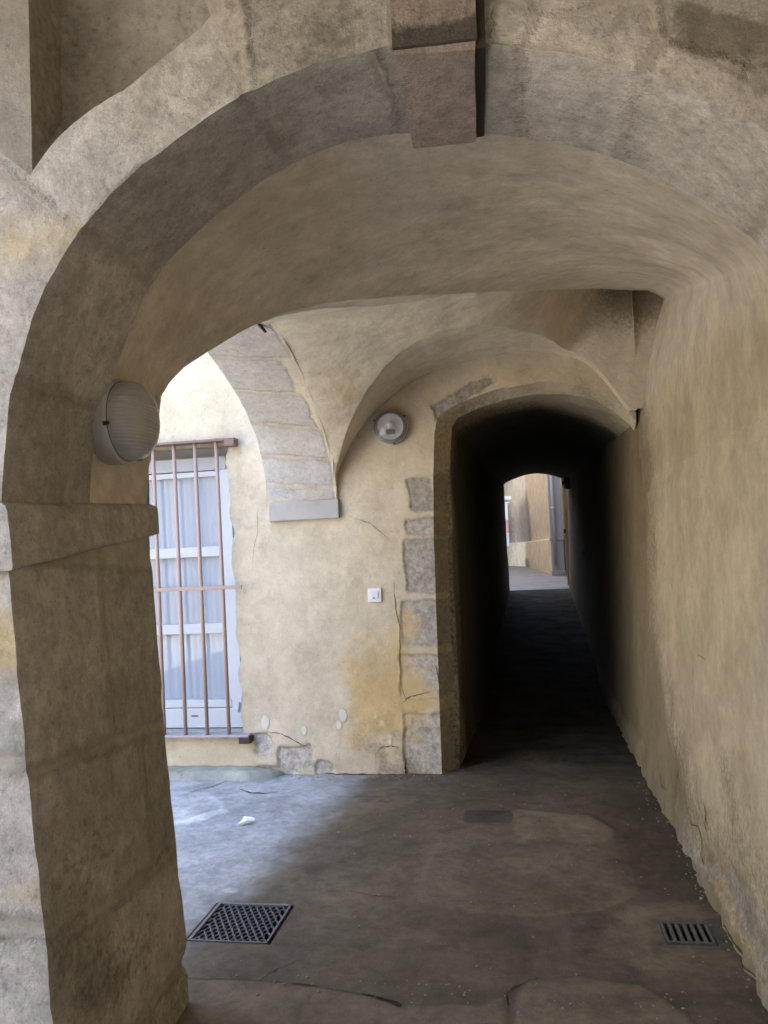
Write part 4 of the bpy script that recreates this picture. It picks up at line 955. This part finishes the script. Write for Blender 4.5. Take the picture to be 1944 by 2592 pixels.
fd = MB(); fd.box(.92, 1.4, 15.40, 15.45, .75, 3.2, .005); fd.box(1.0, 1.3, 15.385, 15.41, 1.0, 1.9, .01); fd.box(1.0, 1.3, 15.385, 15.41, 2.05, 2.9, .01)
fd.build('door_leaf', plain('dark_green_door', (.05, .06, .05), .5), dpost)
fw = empty('far_window', (-.5, 32.4, 2.1), label='brightly lit white-framed window at the far left, with one pinkish pane', cat='window')
M['winwhite'] = plain('window_bright_paint', (.85, .85, .86), .5)
m = MB(); m.box(-1.35, -.30, 32.28, 32.42, 3.42, 3.56, .01); m.build('window_head', M['winwhite'], fw)
for (xa, z0, z1) in ((-.38, 3.28, 3.32), (-.46, 2.60, 2.63), (-.44, 2.04, 2.07)):
    m = MB(); m.box(-1.35, xa, 32.30, 32.40, z0, z1); m.build('glazing_bar', M['winwhite'], fw)
for (z0, z1, c) in ((2.63, 3.28, (.85, .85, .87)), (2.07, 2.60, (.80, .42, .42)), (1.55, 2.04, (.85, .86, .9))):
    m = MB(); m.box(-1.34, -.46, 32.33, 32.36, z0, z1); m.build('pane', plain('pane_board', c, .3), fw)

# ================================================================== buildings round about (massing that shuts out the light)
par = MB(); par.box(-2.15, -1.98, -5, .55, -.05, 1.35)  # unseen wall added to keep light off the floor and low right wall
tag(par.build('light_block_wall', M['right']), 'added unseen breast-high wall keeping court light off the gallery floor', 'wall')
bld = empty('house', (1, 5, 3.3), label='upper storeys of the house over the gallery and round the court', cat='building')
m = MB()
m.box(-1.95, 4, -5, 2.0, 3.32, 5.6); m.box(-1.80, 4, 2.0, 13.95, 3.32, 5.6); m.box(1.16, 4, -5, 13.95, -.3, 3.32)
m.box(-12, -.80, 5.95, 13.95, -.3, 6.6)
m.box(1.30, 5, 13.95, 36, -.3, 12)
m.box(-14, 3, 36, 38, -.3, 9)
m.build('storey', M['court'], bld)
cw = MB(); X, Z = np.meshgrid(np.linspace(-6.0, 3, 4), np.linspace(-.1, 9, 30), indexing='ij')
cw.box(-11, -7.0, -7, 5.9, -.1, 5.4); cw.box(-7.0, 4, -8, -5.05, -.1, 5.4)
tag(cw.build('court_wall', M['court']), 'tall pale plastered wall on the far left side of the courtyard', 'wall')
fc = MB(); fc.box(-12, -2.5, 14, 31, .5, 11); tag(fc.build('far_court_house', M['court']), 'pale house closing the left side of the far court', 'building')

# ================================================================== barred window
win = empty('window', (-2.5, 5.6, .28), label='tall white-framed window with pale curtained panes in the court wall', cat='window')
SH = -.026
def window():
    y0 = 5.575
    xr, xl = -2.035, -3.10
    m = MB()
    m.box(xr-.085, xr, y0, y0+.06, .30, 2.27, .006, SH); m.box(xl, xl+.07, y0, y0+.06, .30, 2.27, .006, SH)
    m.box(xl+.07, xr-.085, y0+.004, y0+.056, 2.125, 2.165, .005, SH)
    m.box(xr-.105, xr-.085, y0+.012, y0+.05, .49, 2.125, .004, SH)
    m.build('frame', M['white'], win)
    m = MB(); m.box(xl+.02, xr-.02, y0-.012, y0+.06, 2.17, 2.268, .006, SH); m.build('head_box', M['greyframe'], win)
    for z in (1.532, .967):
        m = MB(); m.box(xl+.07, xr-.105, y0+.006, y0+.05, z, z+.075, .006, SH); m.build('rail', M['white'], win)
    m = MB(); m.box(xl+.07, xr-.085, y0-.004, y0+.05, .432, .488, .006, SH); m.box(xl, xr-.0, y0-.014, y0+.05, .30, .428, .008, SH); m.box(xl, xr, y0-.03, y0+.02, .293, .305, .003, SH); m.build('kick_panel', M['white'], win)
    for (a, b) in ((.488, .967), (1.042, 1.532), (1.607, 2.125)):
        m = MB(); m.grid(np.array([[(x+SH*z, y0+.026, z) for z in (a-.004, b+.004)] for x in (xl+.06, xr-.098)])); m.build('pane', M['pane'], win)
    xs = np.linspace(xl+.05, xr-.09, 220); zs = np.linspace(.45, 2.15, 20)
    X, Z = np.meshgrid(xs, zs, indexing='ij'); Y = y0+.052+.0009*np.sin(X*52+2*np.sin(X*9))+.0012*np.sin(X*131)
    m = MB(); m.grid(np.stack([X+SH*Z, Y, Z], -1)); m.build('curtain', M['curtain'], win)
    m = MB(); X, Z = np.meshgrid(np.linspace(xl, xr, 3), np.linspace(.28, 2.3, 3), indexing='ij'); m.box(xl-.05, xr+.1, y0+.15, y0+.18, .25, 2.4); m.build('backing', M['greyframe'], win)
    m = MB(); m.box(-3.06, -1.99, 5.45, 5.60, .262, .285, .004); o = m.build('sill', M['impost'], win)
window()
m = MB(); m.tube([(-2.075, 5.558, .40), (-2.075, 5.558, .47)], .010, 10); m.build('hinge', M['greyframe'], win)
m = MB(); m.box(-2.44, -2.39, 5.556, 5.562, .372, .378); m.build('drain_slot', M['dark'], win)
gr = empty('window_grille', (-2.5, 5.36, .3), label='brown painted iron bars fixed across the white court window', cat='grille')
def grille():
    for k in range(7):
        x = -2.09-.1605*k
        m = MB(); m.tube([(x+.010, 5.365, .287), (x, 5.365, 1.31), (x-.014, 5.365, 2.37)], .0135, 12); m.build('bar', M['bar'], gr)
    m = MB(); m.box(-3.12, -1.945, 5.348, 5.362, 1.295, 1.322, .003); m.build('crossbar', M['bar'], gr)
    m = MB(); m.box(-3.12, -1.93, 5.335, 5.42, .268, .284, .003); m.build('bottom_rail', M['railiron'], gr)
    m = MB(); m.box(-3.12, -1.955, 5.33, 5.43, 2.345, 2.362, .003); m.box(-2.03, -1.957, 5.325, 5.43, 2.305, 2.346, .004); m.build('top_angle', M['iron2'], gr)
    m = MB(); m.box(-2.0, -1.92, 5.33, 5.43, .225, .268, .004); m.build('bracket', M['iron'], gr)
M['railiron'] = plain('grey_mauve_iron', (.34, .31, .35), .5, .2)
M['iron2'] = plain('brown_angle_iron', (.20, .13, .11), .7, .2)
grille()
kb = MB()
def kerb():
    X, V = np.meshgrid(np.linspace(-7, -1.70, 200), np.linspace(0, 1, 12), indexing='ij')
    ext = np.clip((-1.70-X)/.25, 0, 1)
    Y = YW-.17*V*np.sqrt(ext)-.0; Z = .055*np.sqrt(ext)*np.where(V < .6, 1, np.cos((V-.6)/.4*PI/2))+.0*X
    P = np.stack([X, Y, Z], -1); P[..., 1] += .05*fbm(P, 4, 4, 201)*(V > .2); P[..., 2] += .012*fbm(P, 9, 4, 202)
    kb.grid(P, stone=-.06+.0*X, grime=.5*sm(fbm(P, 6, 4, 204), 0, .6), lift=.2*fbm(P, 6, 2, 203), flip=True)
kerb(); tag(kb.build('kerb', M['mossy']), 'low worn green-tinged kerb along the foot of the wall under the barred window', 'kerb')

# ================================================================== lamps
def wall_lamp(loc, rot, R, depth, kind, label, group):
    root = empty('wall_lamp', loc, label=label, cat='lamp', group=group)
    T = Matrix.Translation(loc) @ rot
    m = MB(); m.lathe([(0, -.03), (R*.93, -.03), (R*.97, -.02), (R, .012), (R*1.0, .034), (R*.965, .044), (R*.90, .046)], T, 64); m.build('lamp_base', M['alu'], root)
    if kind == 'near':
        m = MB(); m.lathe([(R*.93, .030), (R*.935, .046), (R*.90, .049)], T, 64); m.build('gasket', M['rim'], root)
        prof = [(R*.92*math.cos(a), .046+(depth-.046)*math.sin(a)) for a in np.linspace(0, PI/2, 26)]
        prof = [(R*.92, .046), (R*.92, .060)]+[(R*.92*(math.cos(a)**.55), .060+(depth-.060)*math.sin(a)) for a in np.linspace(0.05, PI/2, 26)]
        m = MB(); m.lathe(prof, T, 72); m.build('glass_dome', M['frost'], root)
    else:
        m = MB(); m.lathe([(R*.73, .050), (R*.80, .054), (R*.93, .050), (R*.95, .044)], T, 56); m.build('rim', M['rim'], root)
        m = MB(); m.lathe([(R*.74*math.sin(a), .056-.030*math.cos(a)) for a in np.linspace(0, PI/2, 12)], T, 48); bowl = m.build('reflector', M['reflector'], root)
        m = MB(); m.lathe([(0, .10), (.012, .098), (.026, .088), (.030, .07), (.020, .045), (.016, .02)], T @ Matrix.Translation((0, .012, 0)), 20); m.build('bulb', M['reflector'], root)
        m = MB(); m.box(-.028, .028, -.050, -.022, .02, .085, .006); o = m.build('bulb_holder', M['dark'], root); o.data.transform(T)
        m = MB(); m.lathe([(R*.955*(math.cos(a)**.8), .040+(depth-.040)*math.sin(a)) for a in np.linspace(0, PI/2, 22)], T, 56); m.build('glass_dome', M['dome'], root)
    for a in (.6, 2.7, 4.9):
        m = MB(); m.lathe([(0, .056), (.006, .055), (.007, .04)], T @ Matrix.Translation((R*.985*math.cos(a), R*.985*math.sin(a), 0)), 10); m.build('screw', M['iron'], root)
    return root
wall_lamp((-1.262, 2.345, 1.955), Matrix.Rotation(PI/2, 4, 'Y'), .137, .128, 'near', 'large round bulkhead lamp with ribbed frosted dome on the near left pier', 'round bulkhead lamps')
wall_lamp((-.840, YW-.005, 2.362), Matrix.Rotation(PI/2, 4, 'X'), .123, .105, 'far', 'round glass bulkhead lamp with white reflector, high on the wall left of the passage', 'round bulkhead lamps')
wall_lamp((.790, 13.2, 2.50), Matrix.Rotation(-PI/2, 4, 'Y'), .10, .10, 'far', 'small round lamp at the top right of the far end of the passage', 'round bulkhead lamps')

# ================================================================== switch
sw = empty('light_switch', (-1.008, YW, 1.215), label='square white light switch on the cream wall beside the quoins', cat='switch')
m = MB(); m.box(-1.055, -.962, YW-.016, YW+.01, 1.168, 1.263, .004); m.build('plate', M['switch'], sw)
m = MB(); m.box(-1.032, -.982, YW-.022, YW-.012, 1.190, 1.240, .003); m.build('rocker', plain('rocker_plastic', (.66, .67, .68), .35), sw)
m = MB(); m.box(-1.022, -1.005, YW-.0235, YW-.020, 1.194, 1.199, .0005); m.build('indicator', M['crack'], sw)

# ================================================================== drains, paper
dg = empty('drain_grate', (-1.22, 3.22, 0), label='square iron drain grate with scalloped pattern, half lit by the court', cat='drain')
def drain():
    x0, x1, y0, y1 = GRATE
    m = MB(); m.box(x0, x1, y0, y1, -.12, -.06); 
    for (a, b, c, d) in ((x0-.001, x0+.004, y0, y1), (x1-.004, x1+.001, y0, y1), (x0, x1, y0-.001, y0+.004), (x0, x1, y1-.004, y1+.001)): m.box(a, b, c, d, -.1, -.006)
    m.build('pit', M['dark'], dg)
    m = MB(); t = .016
    m.box(x0+.012, x0+.012+t, y0+.006, y1-.006, -.03, .007, .003); m.box(x1-.012-t*.6, x1-.012, y0+.006, y1-.006, -.03, .004, .003)
    m.box(x0+.012, x1-.012, y0, y0+.008, -.03, .006, .002); m.box(x0+.012, x1-.012, y1-.018, y1-.004, -.03, .006, .003)
    m.build('frame', M['gframe'], dg)
    m = MB(); nr, nc = 12, 10; gx0, gx1, gy0, gy1 = x0+.030, x1-.022, y0+.008, y1-.018
    pw = (gx1-gx0)/nc; ph = (gy1-gy0)/nr
    for r in range(nr):
        off = .5*pw*(r % 2)
        for c in range(nc + (0 if r % 2 == 0 else -1)):
            cx = gx0+pw*(c+.5)+off; cy0 = gy0+ph*r+.002
            a = np.linspace(0, PI, 11); R0 = pw*.5
            outer = [(cx+R0*math.cos(q), cy0+ph*1.0*math.sin(q)) for q in a]; inner = [(cx+(R0-.006)*math.cos(q), cy0+(ph*1.0-.006)*math.sin(q)-.001) for q in a]
            V = [(p[0], p[1], .003) for p in outer]+[(p[0], p[1], .001) for p in inner]+[(p[0], p[1], -.03) for p in outer]+[(p[0], p[1], -.03) for p in inner]
            F = []
            for i in range(10): F += [(i, i+1, 11+i+1, 11+i), (11+i, 11+i+1, 33+i+1, 33+i), (i+1, i, 22+i, 22+i+1)]
            m.raw(V, F, False)
    m.build('scallop_bars', M['grate'], dg)
drain()
sd_ = empty('slot_drain', (.54, 3.26, 0), label='stone drain slab with six dark slots at the foot of the right wall', cat='drain')
def slot():
    x0, x1, y0, y1 = SLOT
    m = MB(); m.box(x0, x1, y0, y1, -.14, -.09)
    for (a, b, c, d) in ((x0-.001, x0+.004, y0, y1), (x1-.004, x1+.001, y0, y1), (x0, x1, y0-.001, y0+.004), (x0, x1, y1-.004, y1+.001)): m.box(a, b, c, d, -.12, -.012)
    m.build('pit', M['dark'], sd_)
    m = MB(); n = 6; w_ = .0155; pitch = (x1-x0-.016)/n
    m.box(x0+.003, x1-.003, y1-.016, y1-.003, -.05, .004, .002); m.box(x0+.003, x1-.003, y0+.012, y0+.024, -.05, .004, .002)
    for k in range(n+1):
        cx = x0+.008+pitch*k; hw = (pitch-w_)/2
        m.box(max(x0+.003, cx-hw), min(x1-.003, cx+hw), y0+.024, y1-.016, -.05, .004, .002)
    m.build('grid', M['slab'], sd_)
slot()
def paper():
    m = MB(); n = 18; U, V = np.meshgrid(np.linspace(-1, 1, n), np.linspace(-1, 1, n), indexing='ij')
    X = -1.62+.032*U+.009*V; Y = 4.40+.028*V*(1-.3*U)+.015*U
    P = np.stack([X, Y, 0*X], -1); Z = .020+.022*fbm(P, 16, 3, 211)+.012*np.maximum(0, V)**2
    Z = np.maximum(Z, .006); Z += floor_z(X, Y)
    m.grid(np.stack([X, Y, Z], -1), smooth=False); tag(m.build('paper_scrap', M['paper']), 'crumpled scrap of white paper lying on the sky-lit floor', 'litter')
paper()

def grit():
    rng = np.random.RandomState(5); m = MB(); n = 0
    while n < 420:
        k = rng.rand()
        if k < .35: x, y = .715-abs(rng.normal(0, .035)), rng.uniform(2.6, 5.3)
        elif k < .6: x, y = rng.uniform(-1.95, -.62), 5.39-abs(rng.normal(0, .05))
        elif k < .75: x, y = rng.uniform(-1.2, .6), rng.uniform(2.65, 2.85)
        else: x, y = rng.uniform(-2.2, .7), rng.uniform(2.7, 5.3)
        if -1.45 < x < -1.0 and 3.0 < y < 3.45: continue
        r = rng.uniform(.0018, .0055)*(1.6 if rng.rand() < .06 else 1); z = float(floor_z(np.array([x]), np.array([y]))[0])
        bm = bmesh.new(); bmesh.ops.create_icosphere(bm, subdivisions=1, radius=r)
        V = [(x+v.co.x*rng.uniform(.7, 1.4), y+v.co.y*rng.uniform(.7, 1.4), z+r*.3+v.co.z*rng.uniform(.4, .8)) for v in bm.verts]
        bm.verts.index_update(); m.raw(V, [[v.index for v in f.verts] for f in bm.faces], False); bm.free(); n += 1
    tag(m.build('grit', plain('grit_crumbs', (.26, .225, .18), .95, var=.6, sc=60)), 'small crumbs of plaster and grit scattered on the floor', 'grit', kind='stuff')
grit()
